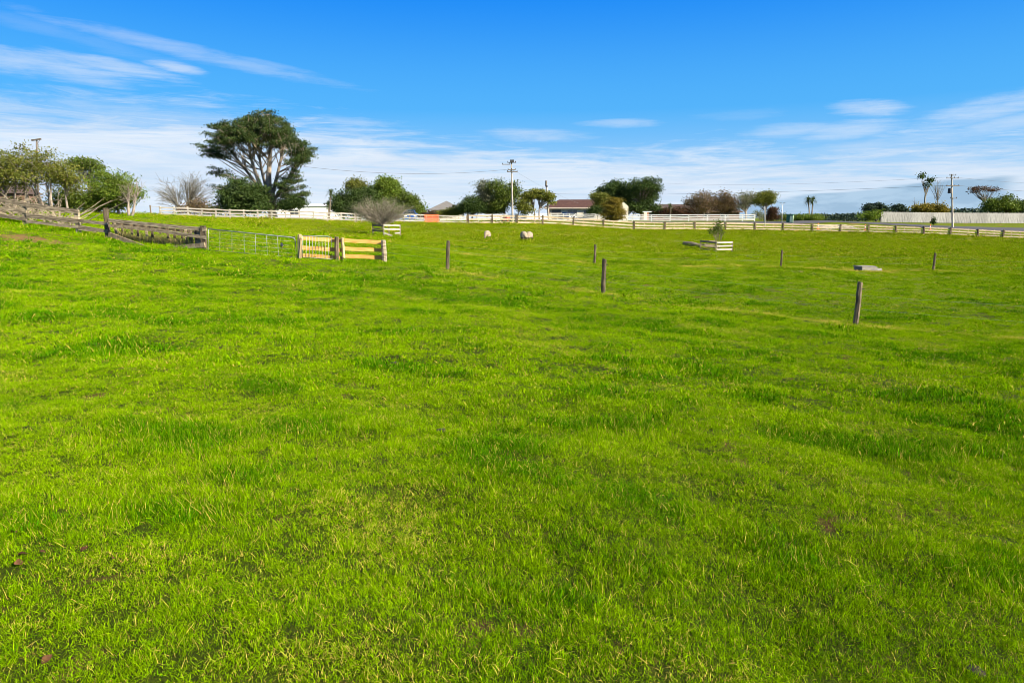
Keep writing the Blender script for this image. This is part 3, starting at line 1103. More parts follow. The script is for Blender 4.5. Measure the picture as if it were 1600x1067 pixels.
# the big spreading pine behind the white fence
def big_pine():
    Y = 97.0
    b = spot(427, Y, 345)
    root = thing('pine_tree', 'tall old pine with broad flat-domed crown and pale bare lower limbs', 'pine tree', b)
    tb, cb = MB(), MB()
    P = lambda x, y, dy=0.0: at(x, y, Y + dy)
    base = b + np.array([0, 0, -0.2])
    leaders = []

    def leader(pts, r0, r1, dy=0.0):
        q = [base + np.array([0, dy * 0.2, 0])] + [P(x, y, dy * k) for (x, y), k in zip(pts, np.linspace(0.3, 1, len(pts)))]
        q = np.array(q)
        t = np.linspace(0, len(q) - 1, 16)
        Q = np.stack([np.interp(t, np.arange(len(q)), q[:, c]) for c in range(3)], -1)
        for _ in range(2):
            Q[1:-1] = (Q[:-2] + 2 * Q[1:-1] + Q[2:]) / 4
        r = np.linspace(r0, r1, 16)
        r[0] *= 1.3
        tb.tube(Q, r, 8)
        leaders.append((Q, r))

    leader([(423, 316), (419, 288), (421, 250), (424, 215), (424, 190)], 0.62, 0.08)
    leader([(419, 312), (404, 285), (392, 250), (388, 215), (384, 195)], 0.42, 0.06, -1.2)
    leader([(424, 310), (433, 275), (441, 240), (450, 212)], 0.40, 0.06, 1.5)
    leader([(416, 308), (398, 284), (378, 258), (358, 232), (342, 222)], 0.33, 0.05, 2.6)
    leader([(420, 306), (409, 270), (404, 235), (406, 200)], 0.34, 0.06, 2.8)
    leader([(428, 310), (448, 282), (464, 255), (472, 232)], 0.27, 0.05, -2.4)
    k = ppm(Y)
    cx, cy = 403.0, 247.0
    targets = []
    tries = 0
    while len(targets) < 158 and tries < 6000:
        tries += 1
        ang = rng.uniform(-0.32, math.pi + 0.28)
        rad = rng.uniform() ** 0.30
        rad *= 0.93 + 0.07 * math.sin(5 * ang + 1.0) + 0.05 * math.sin(9 * ang)
        x = cx + math.cos(ang) * rad * (86 if math.cos(ang) < 0 else 77)
        s = math.sin(ang)
        y = cy - s * rad * (74 if s > 0 else 40)
        lowness = (y - 232) / 60.0
        if y > 262 and rng.uniform() < 0.75:
            continue
        if y > 220 and rad < 0.84:
            continue
        if 0 < lowness and abs(x - 418) < 34 + 10 * lowness:
            continue
        if y > 225 and abs(x - 410) < 42 and rng.uniform() < 0.8:
            continue
        dyv = rng.uniform(-1, 1) * 7.2 * math.sqrt(max(0.05, 1 - ((x - cx) / 100) ** 2 - max(0, (cy - y) / 92) ** 2))
        targets.append((x, y, dyv, 1.0))
    # separate low sprays seen in the photograph
    for x, y in ((335, 269), (345, 271), (352, 272), (328, 266), (362, 293), (350, 292), (340, 296), (372, 290), (330, 292)):
        targets.append((x, y, rng.uniform(-2, 1), 0.7))
    for x, y in ((452, 278), (462, 282), (470, 290), (444, 290), (458, 296), (472, 304), (448, 306), (463, 309), (438, 300), (476, 306), (452, 315), (440, 318), (432, 325), (425, 322), (446, 325), (466, 318), (455, 288), (468, 275)):
        targets.append((x, y, rng.uniform(-2.5, -0.3), 1.1))
    for x, y, dyv, amp in targets:
        q = P(x, y, dyv)
        best, bd = None, 1e9
        for Q, r in leaders:
            want = b[2] + (q[2] - b[2]) * rng.uniform(0.5, 0.78)
            i0 = int(np.argmin(np.abs(Q[:, 2] - want)))
            d = np.linalg.norm(Q[i0] - q) + 0.9 * rng.uniform()
            if d < bd:
                bd, best = d, (Q[i0], r[i0])
        s0, rs = best
        mid = s0 * 0.4 + q * 0.6
        mid[2] += 0.10 * (s0[2] - q[2]) + rng.normal(0, 0.25)
        mid[:2] += rng.normal(0, 0.3, 2)
        B = bez(s0, mid, q, 8)
        r0 = min(0.11, rs * 0.45, 0.03 + 0.010 * bd)
        tb.tube(B, np.linspace(r0, 0.025, 8), 5, cap=False)
        pads = rng.integers(3, 6)
        for _ in range(pads):
            u = rng.uniform(0.62, 1.0)
            c0 = np.array([np.interp(u * 7, range(8), B[:, c]) for c in range(3)])
            off = rng.normal(0, 0.62, 3) * np.array([1, 1, 0.35])
            c1 = c0 + off + np.array([0, 0, 0.22])
            tb.tube(bez(c0, (c0 + c1) / 2 + rng.normal(0, 0.08, 3), c1, 3), np.linspace(0.035, 0.014, 3), 3, cap=False)
            m = int(rng.uniform(75, 135) * amp)
            dirv_ = rng.normal(size=(m, 3)) * np.array([1, 1, 0.7]) + np.array([0, 0, 0.55]) + 0.25 * (q - s0) / max(bd, 0.5)
            Pn = c1 + rng.normal(size=(m, 3)) * np.array([0.36, 0.36, 0.11])
            cb.leaves(Pn, 0.30, 0.085, np.clip(rng.uniform(0.1, 0.7) + rng.uniform(-0.15, 0.3, m), 0, 1), axis=dirv_ * 0.8)
    # short dead stubs low on the trunk
    for _ in range(46):
        Q, r = leaders[rng.integers(0, len(leaders))]
        i0 = rng.integers(3, 11)
        d = rng.normal(size=3) * np.array([1, 1, 0.3])
        d[2] += 0.25
        e = Q[i0] + d / np.linalg.norm(d) * rng.uniform(0.8, 2.6)
        tb.tube(bez(Q[i0], (Q[i0] + e) / 2 + rng.normal(0, 0.15, 3), e, 4), np.linspace(0.04, 0.012, 4), 3, cap=False)
    tb.build('trunk', M['bark_pine'], root, smooth=True)
    cb.build('crown', M['leaf_pine'], root)


big_pine()

tree('leafy_tree', 'large loose leafy tree with many pale slanting stems behind the grey fence', 'tree', 60, 44,
     [(58, 262, 56, 28), (14, 258, 32, 26), (92, 272, 28, 22), (8, 284, 28, 16), (112, 288, 18, 22)], 'leaf_olive', 'bark_pale', n=48, per=115,
     lsize=0.14, rc=0.30, tr=0.26, twigs=2, stems=[8, 24, 38, 52, 60, 68, 78, 88, 104], base_py=330, low=0.75, fork=0.5, upward=-0.2)
tree('leafy_tree', 'green bush filling the gap beneath the loose leafy tree at far left', 'bush', 122, 47,
     [(122, 312, 30, 20), (104, 320, 22, 12), (66, 326, 26, 8), (20, 322, 22, 12)], 'leaf_mid', 'bark', n=34, per=150, lsize=0.14, rc=0.28, tr=0.12,
     stems=[110, 125, 138], base_py=333)
tree('flat_topped_tree', 'thin flat-topped tree with bare branches between two leafy trees', 'tree', 146, 56,
     [(132, 254, 24, 6), (146, 262, 18, 6), (118, 262, 10, 6), (158, 272, 10, 5)], 'leaf_mid', 'bark_grey', n=24, per=70, lsize=0.16, rc=0.28, tr=0.16, twigs=3,
     base_py=334, flat=0.35, fork=0.7)
tree('round_bush_tree', 'rounded green tree with a pale forked trunk on its right side', 'tree', 172, 47,
     [(172, 300, 36, 28), (150, 312, 24, 20), (190, 306, 22, 22), (162, 322, 30, 10)], 'leaf_bright', 'bark', n=52, per=160, lsize=0.14, rc=0.29, tr=0.2, twigs=1, stems=[160, 172, 186],
     base_py=336)
tree('bare_forked_tree', 'small bare tree with cream forked trunk right of the rounded green tree', 'tree', 205, 46,
     [(208, 302, 14, 16), (196, 306, 10, 14), (217, 292, 4, 10)], None, 'bark_pale', n=13, tr=0.17, twigs=3, rc=0.4, base_py=337, stems=[203, 208], fork=0.5)
tree('bare_grey_tree', 'wide bare lichen-grey tree left of the tall pine', 'tree', 288, 92,
     [(280, 296, 42, 24), (262, 306, 26, 16), (312, 300, 22, 20), (295, 284, 26, 12)], None, 'bark_grey', n=44, tr=0.27, twigs=12, rc=0.7, base_py=340,
     stems=[280, 296], fork=0.5, stemtop=0.42, upward=-0.6, low=0.9)
tree('dry_brown_bush', 'tangled dry brown bush at the foot of the bare grey tree', 'bush', 305, 90,
     [(303, 322, 20, 14), (318, 326, 12, 10), (285, 328, 12, 8)], 'leaf_brown', 'bark', n=26, per=40, lsize=0.22, rc=0.4, tr=0.1, twigs=4, base_py=342, stems=[298, 305, 314])
tree('dark_shrub', 'dense dark green rounded shrub close beside the tall pine trunk', 'shrub', 382, 94,
     [(380, 307, 34, 25), (362, 312, 20, 18), (400, 310, 22, 20), (382, 322, 38, 12)], 'leaf_dark', 'bark_dark', n=75, per=95, lsize=0.28, rc=0.42, tr=0.2, stems=[372, 384, 396], base_py=345, low=0.9)
tree('low_hedge_bush', 'low dark bush between the bare grey tree and the dark shrub', 'bush', 338, 93,
     [(338, 329, 16, 8), (326, 330, 10, 7)], 'leaf_dark', 'bark_dark', n=18, per=60, lsize=0.24, rc=0.35, tr=0.08, stems=[332, 342], base_py=343)
tree('low_dark_bush', 'dark green bush right of the pine trunk behind the white rails', 'bush', 462, 95,
     [(462, 318, 14, 14), (448, 322, 12, 10)], 'leaf_dark', 'bark_dark', n=28, per=70, lsize=0.26, rc=0.4, tr=0.1, stems=[456, 466], base_py=345)

cabbage_tree('cabbage_tree', 'thin cabbage tree with two small heads left of the big green thicket', 515, 96, [(517, 302, 515), (513, 320, 514)], 346, L=1.0, n=80)
tree('broad_dark_tree', 'broad dark green tree on the left side of the big green thicket', 'tree', 548, 98,
     [(545, 316, 25, 17), (530, 320, 12, 14), (568, 312, 24, 18), (550, 328, 30, 9)], 'leaf_dark', 'bark_dark', n=60, per=90, lsize=0.28, rc=0.45, tr=0.24, stems=[538, 552], base_py=347, low=0.9)
r_ = tree('drooping_tree', 'olive drooping tree with tan hanging fronds rising from the thicket', 'tree', 562, 100,
          [(557, 286, 14, 8), (566, 298, 10, 12), (549, 292, 5, 8)], 'leaf_olive', 'bark', n=26, per=60, lsize=0.34, lwid=0.1, rc=0.38, tr=0.16, base_py=347, axisup=-0.9)
tree('domed_bright_tree', 'bright green tree with stacked domed crowns at the thicket centre', 'tree', 602, 100,
     [(600, 289, 18, 11), (614, 294, 12, 11), (600, 306, 24, 14), (618, 308, 16, 14), (610, 322, 26, 12)], 'leaf_bright', 'bark', n=34, per=95, lsize=0.28, rc=0.42, tr=0.26, base_py=347, low=0.8)
tree('sloping_green_tree', 'green tree sloping down the right end of the big thicket', 'tree', 640, 99,
     [(634, 318, 22, 16), (648, 322, 14, 13), (636, 328, 26, 8)], 'leaf_mid', 'bark', n=46, per=85, lsize=0.28, rc=0.42, tr=0.18, stems=[632, 646], base_py=347, low=0.9)
tree('grey_bare_tree', 'grey twiggy tree standing inside a small timber guard in the paddock', 'tree', 600, 67.4,
     [(594, 324, 41, 14), (570, 330, 20, 9), (622, 330, 18, 9), (596, 337, 38, 8)], 'leaf_grey', 'bark_pale', n=52, per=95, lsize=0.075, rc=0.46, tr=0.075, twigs=9,
     base_py=370, stems=[600], fork=0.5, nbranch=1.0, low=1.0, stemtop=0.5, upward=0.35)

tree('low_garden_shrub', 'low rust-brown shrub in front of the grey pyramid roof', 'shrub', 672, 118,
     [(672, 335, 14, 4), (660, 335, 8, 4)], 'leaf_rust', 'bark_dark', n=18, per=60, lsize=0.28, rc=0.4, tr=0.08, stems=[668, 676], base_py=346)
tree('low_garden_shrub', 'yellow-green garden shrub just right of the grey pyramid roof', 'shrub', 704, 116,
     [(704, 332, 16, 6), (718, 330, 9, 8), (690, 335, 9, 4)], 'leaf_olive', 'bark_dark', n=32, per=70, lsize=0.28, rc=0.42, tr=0.1, stems=[698, 712], base_py=346)
tree('dark_garden_tree', 'small near-black tree beside the tall grey-green tree near the pole', 'tree', 737, 114,
     [(736, 321, 16, 13), (728, 326, 10, 8), (745, 327, 12, 9)], 'leaf_dark', 'bark_dark', n=40, per=80, lsize=0.28, rc=0.45, tr=0.16, base_py=347)
tree('grey_green_tree', 'tall grey-green tree left of the crossarmed pole', 'tree', 760, 116,
     [(758, 298, 12, 14), (762, 312, 15, 14), (754, 322, 12, 10), (770, 326, 14, 10)], 'leaf_grey', 'bark', n=34, per=85, lsize=0.28, rc=0.42, tr=0.2, base_py=347, low=0.85)
tree('dark_feathery_tree', 'dark feathery tree directly behind the crossarmed pole', 'tree', 788, 115,
     [(786, 305, 22, 20), (800, 297, 11, 13), (780, 320, 18, 14), (776, 292, 14, 8)], 'leaf_mid', 'bark_dark', n=52, per=90, lsize=0.30, lwid=0.12, rc=0.5, tr=0.24, base_py=347, low=0.85)
tree('yellowish_bush', 'yellow-green bush between the crossarmed pole and umbrella tree', 'bush', 816, 112,
     [(816, 320, 12, 14), (824, 328, 12, 7)], 'leaf_olive', 'bark', n=28, per=70, lsize=0.26, rc=0.4, tr=0.1, stems=[812, 820], base_py=347)
tree('umbrella_tree', 'umbrella-shaped tree with clear pale trunks left of the house', 'tree', 840, 113,
     [(838, 306, 23, 7), (824, 309, 10, 8), (854, 309, 10, 8), (840, 300, 14, 4), (861, 316, 4, 4)], 'leaf_olive', 'bark_pale', n=44, per=60, lsize=0.28, rc=0.34, tr=0.22,
     base_py=347, flat=0.4, fork=0.75, stems=[835, 843])

tree('domed_evergreen', 'dark domed evergreen, left one of a pair behind the house', 'tree', 962, 142,
     [(958, 298, 22, 14), (948, 306, 14, 14), (972, 306, 14, 16), (962, 318, 24, 14)], 'leaf_dark', 'bark_dark', n=60, per=100, lsize=0.36, rc=0.55, tr=0.4, base_py=345, low=0.8, group='domed evergreens behind the house')
tree('domed_evergreen', 'dark domed evergreen, right one of a pair, with gaps in its crown', 'tree', 1003, 140,
     [(1003, 291, 26, 12), (1018, 302, 12, 14), (986, 302, 12, 14), (1008, 314, 10, 8), (994, 324, 20, 12), (1022, 326, 9, 8)], 'leaf_dark', 'bark', n=46, per=95, lsize=0.36, rc=0.5, tr=0.42,
     base_py=345, low=0.7, group='domed evergreens behind the house')
tree('pale_shrub_tree', 'yellow-green small tree overlapping the brown-red roof end', 'tree', 940, 126,
     [(942, 311, 11, 8), (930, 308, 6, 5), (940, 320, 10, 8)], 'leaf_olive', 'bark', n=32, per=70, lsize=0.28, rc=0.42, tr=0.14, base_py=345)
tree('dark_house_bush', 'dark bush against the front wall of the red-roofed house', 'bush', 930, 125,
     [(930, 331, 10, 8), (922, 334, 6, 6)], 'leaf_dark', 'bark_dark', n=24, per=70, lsize=0.26, rc=0.38, tr=0.08, stems=[926, 933], base_py=345)
tree('golden_conifer', 'golden layered conifer in front of the white road fence', 'tree', 957, 118,
     [(957, 322, 15, 7), (955, 333, 19, 6), (960, 314, 11, 6), (958, 341, 15, 4), (966, 328, 12, 5)], 'leaf_gold', 'bark', n=34, per=75, lsize=0.28, lwid=0.12, rc=0.36, tr=0.16, base_py=347, flat=0.3)

cabbage_tree('cabbage_tree', 'short cabbage tree in front of the long dark-roofed building', 1047, 138, [(1047, 322, 1047)], 345, L=1.0, n=90)
tree('rust_hedge', 'rust-brown hedge in front of the long dark-roofed building', 'hedge', 1058, 140,
     [(1058, 332, 18, 7), (1038, 333, 10, 6), (1080, 332, 12, 7)], 'leaf_rust', 'bark_dark', n=36, per=70, lsize=0.34, rc=0.5, tr=0.1, stems=[1040, 1058, 1078], base_py=345)
tree('brown_leaved_tree', 'brown-leaved tree with pale bare twigs, first of three along the white fence', 'tree', 1098, 130,
     [(1095, 312, 22, 13), (1080, 318, 10, 14), (1110, 318, 12, 12), (1096, 328, 20, 9)], 'leaf_brown', 'bark_pale', n=44, per=48, lsize=0.26, rc=0.45, tr=0.2, twigs=4, base_py=345,
     stems=[1090, 1098, 1106], group='brown trees along the white fence')
tree('brown_leaved_tree', 'darker brown-green tree, middle of three along the white fence', 'tree', 1134, 131,
     [(1134, 312, 16, 13), (1124, 320, 12, 12), (1142, 322, 12, 13), (1133, 328, 18, 9)], 'leaf_brown', 'bark_pale', n=40, per=52, lsize=0.26, rc=0.45, tr=0.2, twigs=3, base_py=345,
     stems=[1130, 1138], group='brown trees along the white fence')
tree('brown_leaved_tree', 'sparse grey-green tree showing sky, third of three along the white fence', 'tree', 1166, 131,
     [(1166, 308, 13, 9), (1160, 318, 10, 12), (1174, 314, 9, 10)], 'leaf_grey', 'bark_pale', n=26, per=36, lsize=0.26, rc=0.42, tr=0.16, twigs=4, base_py=345, group='brown trees along the white fence')
tree('round_street_tree', 'round-headed olive green tree on a slim trunk at the white fence end', 'tree', 1196, 126,
     [(1195, 310, 17, 13), (1186, 314, 9, 8), (1205, 313, 8, 8), (1198, 302, 10, 5)], 'leaf_olive', 'bark_grey', n=46, per=70, lsize=0.26, rc=0.38, tr=0.15, base_py=346, fork=0.85)
tree('small_dark_bush', 'upright dark bush below the round-headed olive tree', 'bush', 1206, 124,
     [(1206, 330, 7, 6), (1208, 338, 7, 6), (1202, 340, 5, 5)], 'leaf_rust', 'bark_dark', n=22, per=70, lsize=0.24, rc=0.32, tr=0.08, base_py=347)
tree('roadside_scrub', 'thin bluish scrub behind the end of the white fence', 'bush', 1186, 150,
     [(1186, 336, 10, 6), (1194, 340, 8, 5)], 'leaf_grey', 'bark_grey', n=14, per=26, lsize=0.3, rc=0.45, tr=0.08, base_py=346)
cabbage_tree('cabbage_tree', 'twin-trunked cabbage tree alone against the grey cloud', 1267, 124, [(1263, 313, 1265), (1270, 313, 1268)], 346, L=1.15, n=130)
tree('verge_shrub', 'low spreading green shrub under the twin-trunked cabbage tree', 'shrub', 1262, 122,
     [(1262, 340, 16, 4), (1248, 341, 10, 4), (1278, 341, 10, 3)], 'leaf_bright', 'bark_dark', n=26, per=60, lsize=0.24, rc=0.35, tr=0.06, base_py=346)
tree('verge_shrub', 'low green shrub left of the green cabinet', 'shrub', 1226, 124,
     [(1226, 340, 7, 4)], 'leaf_mid', 'bark_dark', n=12, per=60, lsize=0.24, rc=0.35, tr=0.05, base_py=346)
tree('verge_shrub', 'bright green bush at the left end of the grey paling fence', 'shrub', 1362, 133,
     [(1360, 338, 16, 5), (1370, 335, 6, 6)], 'leaf_bright', 'bark_dark', n=30, per=60, lsize=0.28, rc=0.4, tr=0.06, base_py=347, stems=[1354, 1366])
tree('tall_gum_tree', 'tall spindly gum with one dark tuft at its top, behind the paling fence', 'tree', 1444, 150,
     [(1441, 275, 5, 3.5), (1452, 281, 4, 3), (1457, 281, 4, 2), (1448, 290, 3, 3)], 'leaf_dark', 'bark_grey', n=7, per=26, lsize=0.36, rc=0.35, tr=0.24, twigs=2, base_py=346, fork=1.2)
tree('tall_gum_tree', 'taller bare dead gum with curved branches behind the paling fence', 'tree', 1464, 151,
     [(1460, 288, 8, 8), (1470, 294, 8, 10), (1462, 302, 6, 6)], None, 'bark_grey', n=9, tr=0.2, twigs=3, rc=0.8, base_py=346, fork=1.0)
tree('dead_stick_tree', 'short dead leaning stick of a tree above the paling fence', 'tree', 1433, 148,
     [(1429, 314, 2, 5), (1432, 318, 2, 3)], None, 'bark_grey', n=4, tr=0.16, twigs=2, rc=0.4, base_py=346)
tree('ochre_bush', 'ochre-brown rounded bush showing over the paling fence', 'bush', 1452, 142,
     [(1452, 325, 22, 6), (1440, 328, 14, 5), (1470, 328, 9, 5)], 'leaf_gold', 'bark_dark', n=40, per=75, lsize=0.32, rc=0.45, tr=0.14, base_py=347, stems=[1442, 1454, 1466])
tree('wide_umbrella_tree', 'sparse umbrella-topped tree leaning left of the dark bush at far right', 'tree', 1546, 160,
     [(1536, 295, 18, 4), (1522, 299, 7, 4), (1552, 297, 8, 4)], 'leaf_rust', 'bark_grey', n=22, per=26, lsize=0.32, rc=0.40, tr=0.26, twigs=3, base_py=346, fork=0.75, flat=0.4)
tree('dark_far_bush', 'large dark green bush above the right end of the paling fence', 'bush', 1564, 145,
     [(1564, 319, 22, 13), (1550, 324, 12, 9), (1578, 324, 14, 10)], 'leaf_mid', 'bark_dark', n=54, per=85, lsize=0.32, rc=0.5, tr=0.2, base_py=347, stems=[1558, 1570])
tree('dark_far_bush', 'dark green bush continuing out past the right frame edge', 'bush', 1598, 146,
     [(1598, 324, 18, 10), (1616, 322, 16, 12)], 'leaf_dark', 'bark_dark', n=40, per=80, lsize=0.32, rc=0.5, tr=0.18, base_py=347, stems=[1594, 1606])

# far wooded ridge
tree('far_pine', 'broad distant pine standing above the wooded ridge', 'tree', 1370, 330,
     [(1368, 324, 15, 4.5), (1378, 328, 10, 4), (1358, 330, 8, 4)], 'leaf_far', 'bark_dark', n=40, per=70, lsize=0.8, rc=0.9, tr=0.5, base_py=343, flat=0.5)
tree('far_pine', 'smaller distant rounded tree just right of the broad far pine', 'tree', 1405, 340,
     [(1405, 325, 7, 4), (1412, 328, 5, 3)], 'leaf_far', 'bark_dark', n=22, per=70, lsize=0.8, rc=0.8, tr=0.4, base_py=343, flat=0.6)
fw = MB()
for k in range(330):
    px = rng.uniform(1212, 1640)
    Y = rng.uniform(380, 520)
    top = np.interp(px, [1212, 1300, 1340, 1370, 1420, 1480, 1560, 1640], [341, 339, 336, 331, 331, 329, 327, 327]) + rng.normal(0, 1.4)
    c = at(px, top, Y)
    g_ = gz(c[0], Y)
    hh = max(3.5, c[2] - g_)
    m = 60
    P = np.array([c[0], Y, g_]) + rng.normal(size=(m, 3)) * np.array([1.9, 1.9, 0]) + np.stack([np.zeros(m), np.zeros(m), hh * rng.uniform(0.1, 1.0, m) ** 0.7], -1)
    fw.leaves(P, 1.5, 0.9, np.clip(rng.uniform(0.2, 0.8) + rng.uniform(-.2, .2, m), 0, 1))
o = fw.build('far_wood', M['leaf_far'])
tag(o, 'low dark distant wood along the ridge on the right', 'wood', kind='stuff')

# ------------------------------------------------------------------ fences


def posts_at(pxs, Yf, py=350):
    return [spot(px, Yf(px), py) for px in pxs]


def board_fence(root, P, heights, post_mat, rail_mat, ph=1.2, pw=0.13, rail_h=0.15, off=-0.09, battens=0, lean=0.0, sag=0.02):
    for k, p in enumerate(P):
        top = p + np.array([rng.normal(0, 0.01 + lean), rng.normal(0, 0.01), ph + rng.normal(0, 0.02)])
        MB().beam(p - np.array([0, 0, 0.15]), top, pw, pw, up=(0, 1, 0)).build('post', M[post_mat], root)
    for a_, b_ in zip(P[:-1], P[1:]):
        for h in heights:
            z0, z1 = rng.normal(0, sag, 2)
            A = a_ + np.array([0, off, h + z0])
            B = b_ + np.array([0, off, h + z1])
            MB().beam(A, B, rail_h, 0.04).build('rail', M[rail_mat], root)
        for q in range(battens):
            t = (q + 1) / (battens + 1)
            c = a_ + (b_ - a_) * t
            c = np.array([c[0], c[1], gz(c[0], c[1])])
            MB().beam(c + np.array([0, off * 1.75, 0.02]), c + np.array([rng.normal(0, 0.02), off * 1.75, ph - 0.08]), 0.04, 0.08, up=(0, 1, 0)).build('batten', M[rail_mat], root)


YF = lambda px: float(np.interp(px, [240, 520, 640, 740, 850, 1000, 1134, 1224, 1314, 1650], [80, 82, 85, 88, 92, 98, 103, 106, 108, 108]))
pxs = [237] + [252 + 21.65 * k for k in range(15)]
P1 = posts_at(pxs, YF)
f1 = thing('rail_fence', 'white three-rail fence with close posts in front of the tall pine', 'fence', P1[0], 'fences along the far side of the paddock')
board_fence(f1, P1[1:], (0.36, 0.70, 1.06), 'white_rail', 'white_rail', 1.2, 0.14, 0.15)
MB().beam(P1[0] - np.array([0, 0, .1]), P1[0] + np.array([0, 0, 1.25]), 0.12, 0.12, up=(0, 1, 0)).build('post', M['grey_wood'], f1)
MB().beam(P1[0] + np.array([0, 0, 1.12]), P1[1] + np.array([0, 0, 1.12]), 0.05, 0.03).build('rail', M['white_rail'], f1)
pxs = [555.3, 598, 640.6, 684, 729]
P2 = posts_at(pxs, YF)
P2[0][0] += 0.16
f2 = thing('batten_fence', 'white three-rail fence with thin upright battens behind the grey twiggy tree', 'fence', P2[0], 'fences along the far side of the paddock')
board_fence(f2, P2, (0.36, 0.70, 1.06), 'grey_wood', 'white_rail', 1.2, 0.16, 0.15, battens=4)
pxs = [731.5, 769, 808, 848, 896, 943, 991, 1039, 1086, 1134, 1180, 1224, 1270, 1314, 1358, 1401, 1445, 1487, 1530, 1570, 1612, 1655]
P3 = posts_at(pxs, YF)
f3 = thing('long_rail_fence', 'long weathered cream rail fence with dark brown posts crossing behind the sheep', 'fence', P3[0], 'fences along the far side of the paddock')
board_fence(f3, P3, (0.34, 0.72, 1.12), 'brown_post', 'cream_rail', 1.32, 0.2, 0.19, off=0.12, battens=2)

# orange safety mesh tied to the fence
A, B = spot(664, YF(664)), spot(686, YF(686))
nb = MB()
for h in np.linspace(0.30, 1.12, 7):
    nb.beam(A + np.array([0, -0.17, h]), B + np.array([0, -0.17, h]), 0.085, 0.012)
for t in np.linspace(0, 1, 16):
    c = A + (B - A) * t
    nb.beam(c + np.array([0, -0.185, 0.27]), c + np.array([0, -0.185, 1.16]), 0.05, 0.01, up=(0, 1, 0))
o = nb.build('safety_mesh', M['orange'])
tag(o, 'orange plastic safety mesh tied over one bay of the white fence', 'safety mesh')

# white road fence in front of the house
pxs = [748, 776, 806, 836, 858]
P4 = posts_at(pxs, lambda p: float(np.interp(p, [748, 858], [106, 121])), 345)
f4 = thing('white_road_fence', 'short white rail fence running from the red mower to the house gate', 'fence', P4[0], 'white fences along the road')
board_fence(f4, P4, (0.25, 0.52, 0.79, 1.04), 'white_paint', 'white_paint', 1.15, 0.14, 0.14, battens=0)
pxs = [902, 930, 958, 988, 1018, 1047, 1076, 1105, 1133, 1160, 1179]
P5 = posts_at(pxs, lambda p: 122.0, 345)
f5 = thing('white_road_fence', 'long white rail fence on the verge below the brown-leaved trees', 'fence', P5[0], 'white fences along the road')
board_fence(f5, P5, (0.22, 0.52, 0.82, 1.12), 'white_paint', 'white_paint', 1.25, 0.15, 0.15)
A, B = spot(861, 121.4, 345), spot(900, 121.9, 345)
gt = thing('white_gate', 'white timber driveway gate with diagonal brace below the house', 'gate', A)
for h in (0.2, 0.5, 0.8, 1.1):
    MB().beam(A + [0, -.06, h], B + [0, -.06, h], 0.13, 0.05).build('rail', M['white_paint'], gt)
for t in (0.0, 0.27, 0.5, 0.73, 1.0):
    c = A + (B - A) * t
    MB().beam(c + [0, -.02, 0.05], c + [0, -.02, 1.22], 0.05, 0.14, up=(0, 1, 0)).build('upright', M['white_paint'], gt)
MB().beam(A + (B - A) * 0.73 + [0, -.11, 0.2], A + (B - A) * 1.0 + [0, -.11, 1.25], 0.13, 0.04).build('brace', M['white_paint'], gt)

# grey paling fence at right, one part per bay
pf = None
edges = np.linspace(1376, 1690, 20)
for k, (p0, p1) in enumerate(zip(edges[:-1], edges[1:])):
    A, B = spot(p0, 135, 348), spot(p1, 135, 348)
    if pf is None:
        pf = thing('paling_fence', 'tall grey close-boarded paling fence on the bank beside the road', 'fence', A)
    mb = MB()
    nP = 14
    for q in range(nP):
        t = (q + 0.5) / nP
        c = A + (B - A) * t
        wv = (B[0] - A[0]) / nP
        mb.beam(c + [0, rng.normal(0, 0.008) - (q % 2) * 0.02, 0.06], c + [0, 0, 2.02 + rng.normal(0, 0.015)], 0.022, wv * 0.95, up=(0, 1, 0))
    # beam(h along side axis): palings run upright with their broad face to the road
    for h in (0.4, 1.1, 1.75):
        mb.beam(A + [0, 0.06, h], B + [0, 0.06, h], 0.09, 0.05)
    o = mb.build('paling_panel', M['paling'], pf)
    o['kind'] = 'stuff'
    MB().beam(A + [0, 0.12, -0.2], A + [0, 0.12, 1.9], 0.1, 0.1, up=(0, 1, 0)).build('post', M['grey_wood'], pf)

# left: grey weathered post and rail fence climbing the rise
lf_px = [-60, -12, 40, 122, 167]
LY = [35.0, 34.6, 34.2, 33.6, 33.2]
LP = [spot(p, y, 355) for p, y in zip(lf_px, LY)]
lf = thing('weathered_fence', 'weathered grey post and rail fence climbing the rise at left', 'fence', LP[2], 'old grey timber fences at left')
for p, h in zip(LP, (1.3, 1.25, 1.25, 1.2, 1.5)):
    MB().beam(p - [0, 0, .3], p + [rng.normal(0, .03), 0, h], 0.17, 0.17, up=(0, 1, 0)).build('post', M['old_post' if p is LP[-1] else 'grey_wood'], lf)
zl = lambda px, py, Y: at(px, py, Y)
for (xa, ya), (xb, yb), h in (((-60, 300), (41, 320), .2), ((41, 321), (123, 331), .2), ((-60, 318), (41, 331), .16), ((41, 337), (122, 346), .2),
                              ((-60, 328), (41, 343), .16), ((41, 346), (122, 355), .13), ((123, 345), (168, 350), .15), ((123, 354), (168, 362), .15), ((123, 358), (150, 361), .1)):
    Ya, Yb = np.interp([xa, xb], lf_px, LY) - 0.13
    MB().beam(at(xa, ya, Ya), at(xb, yb, Yb), h, 0.06).build('rail', M['grey_wood'], lf)

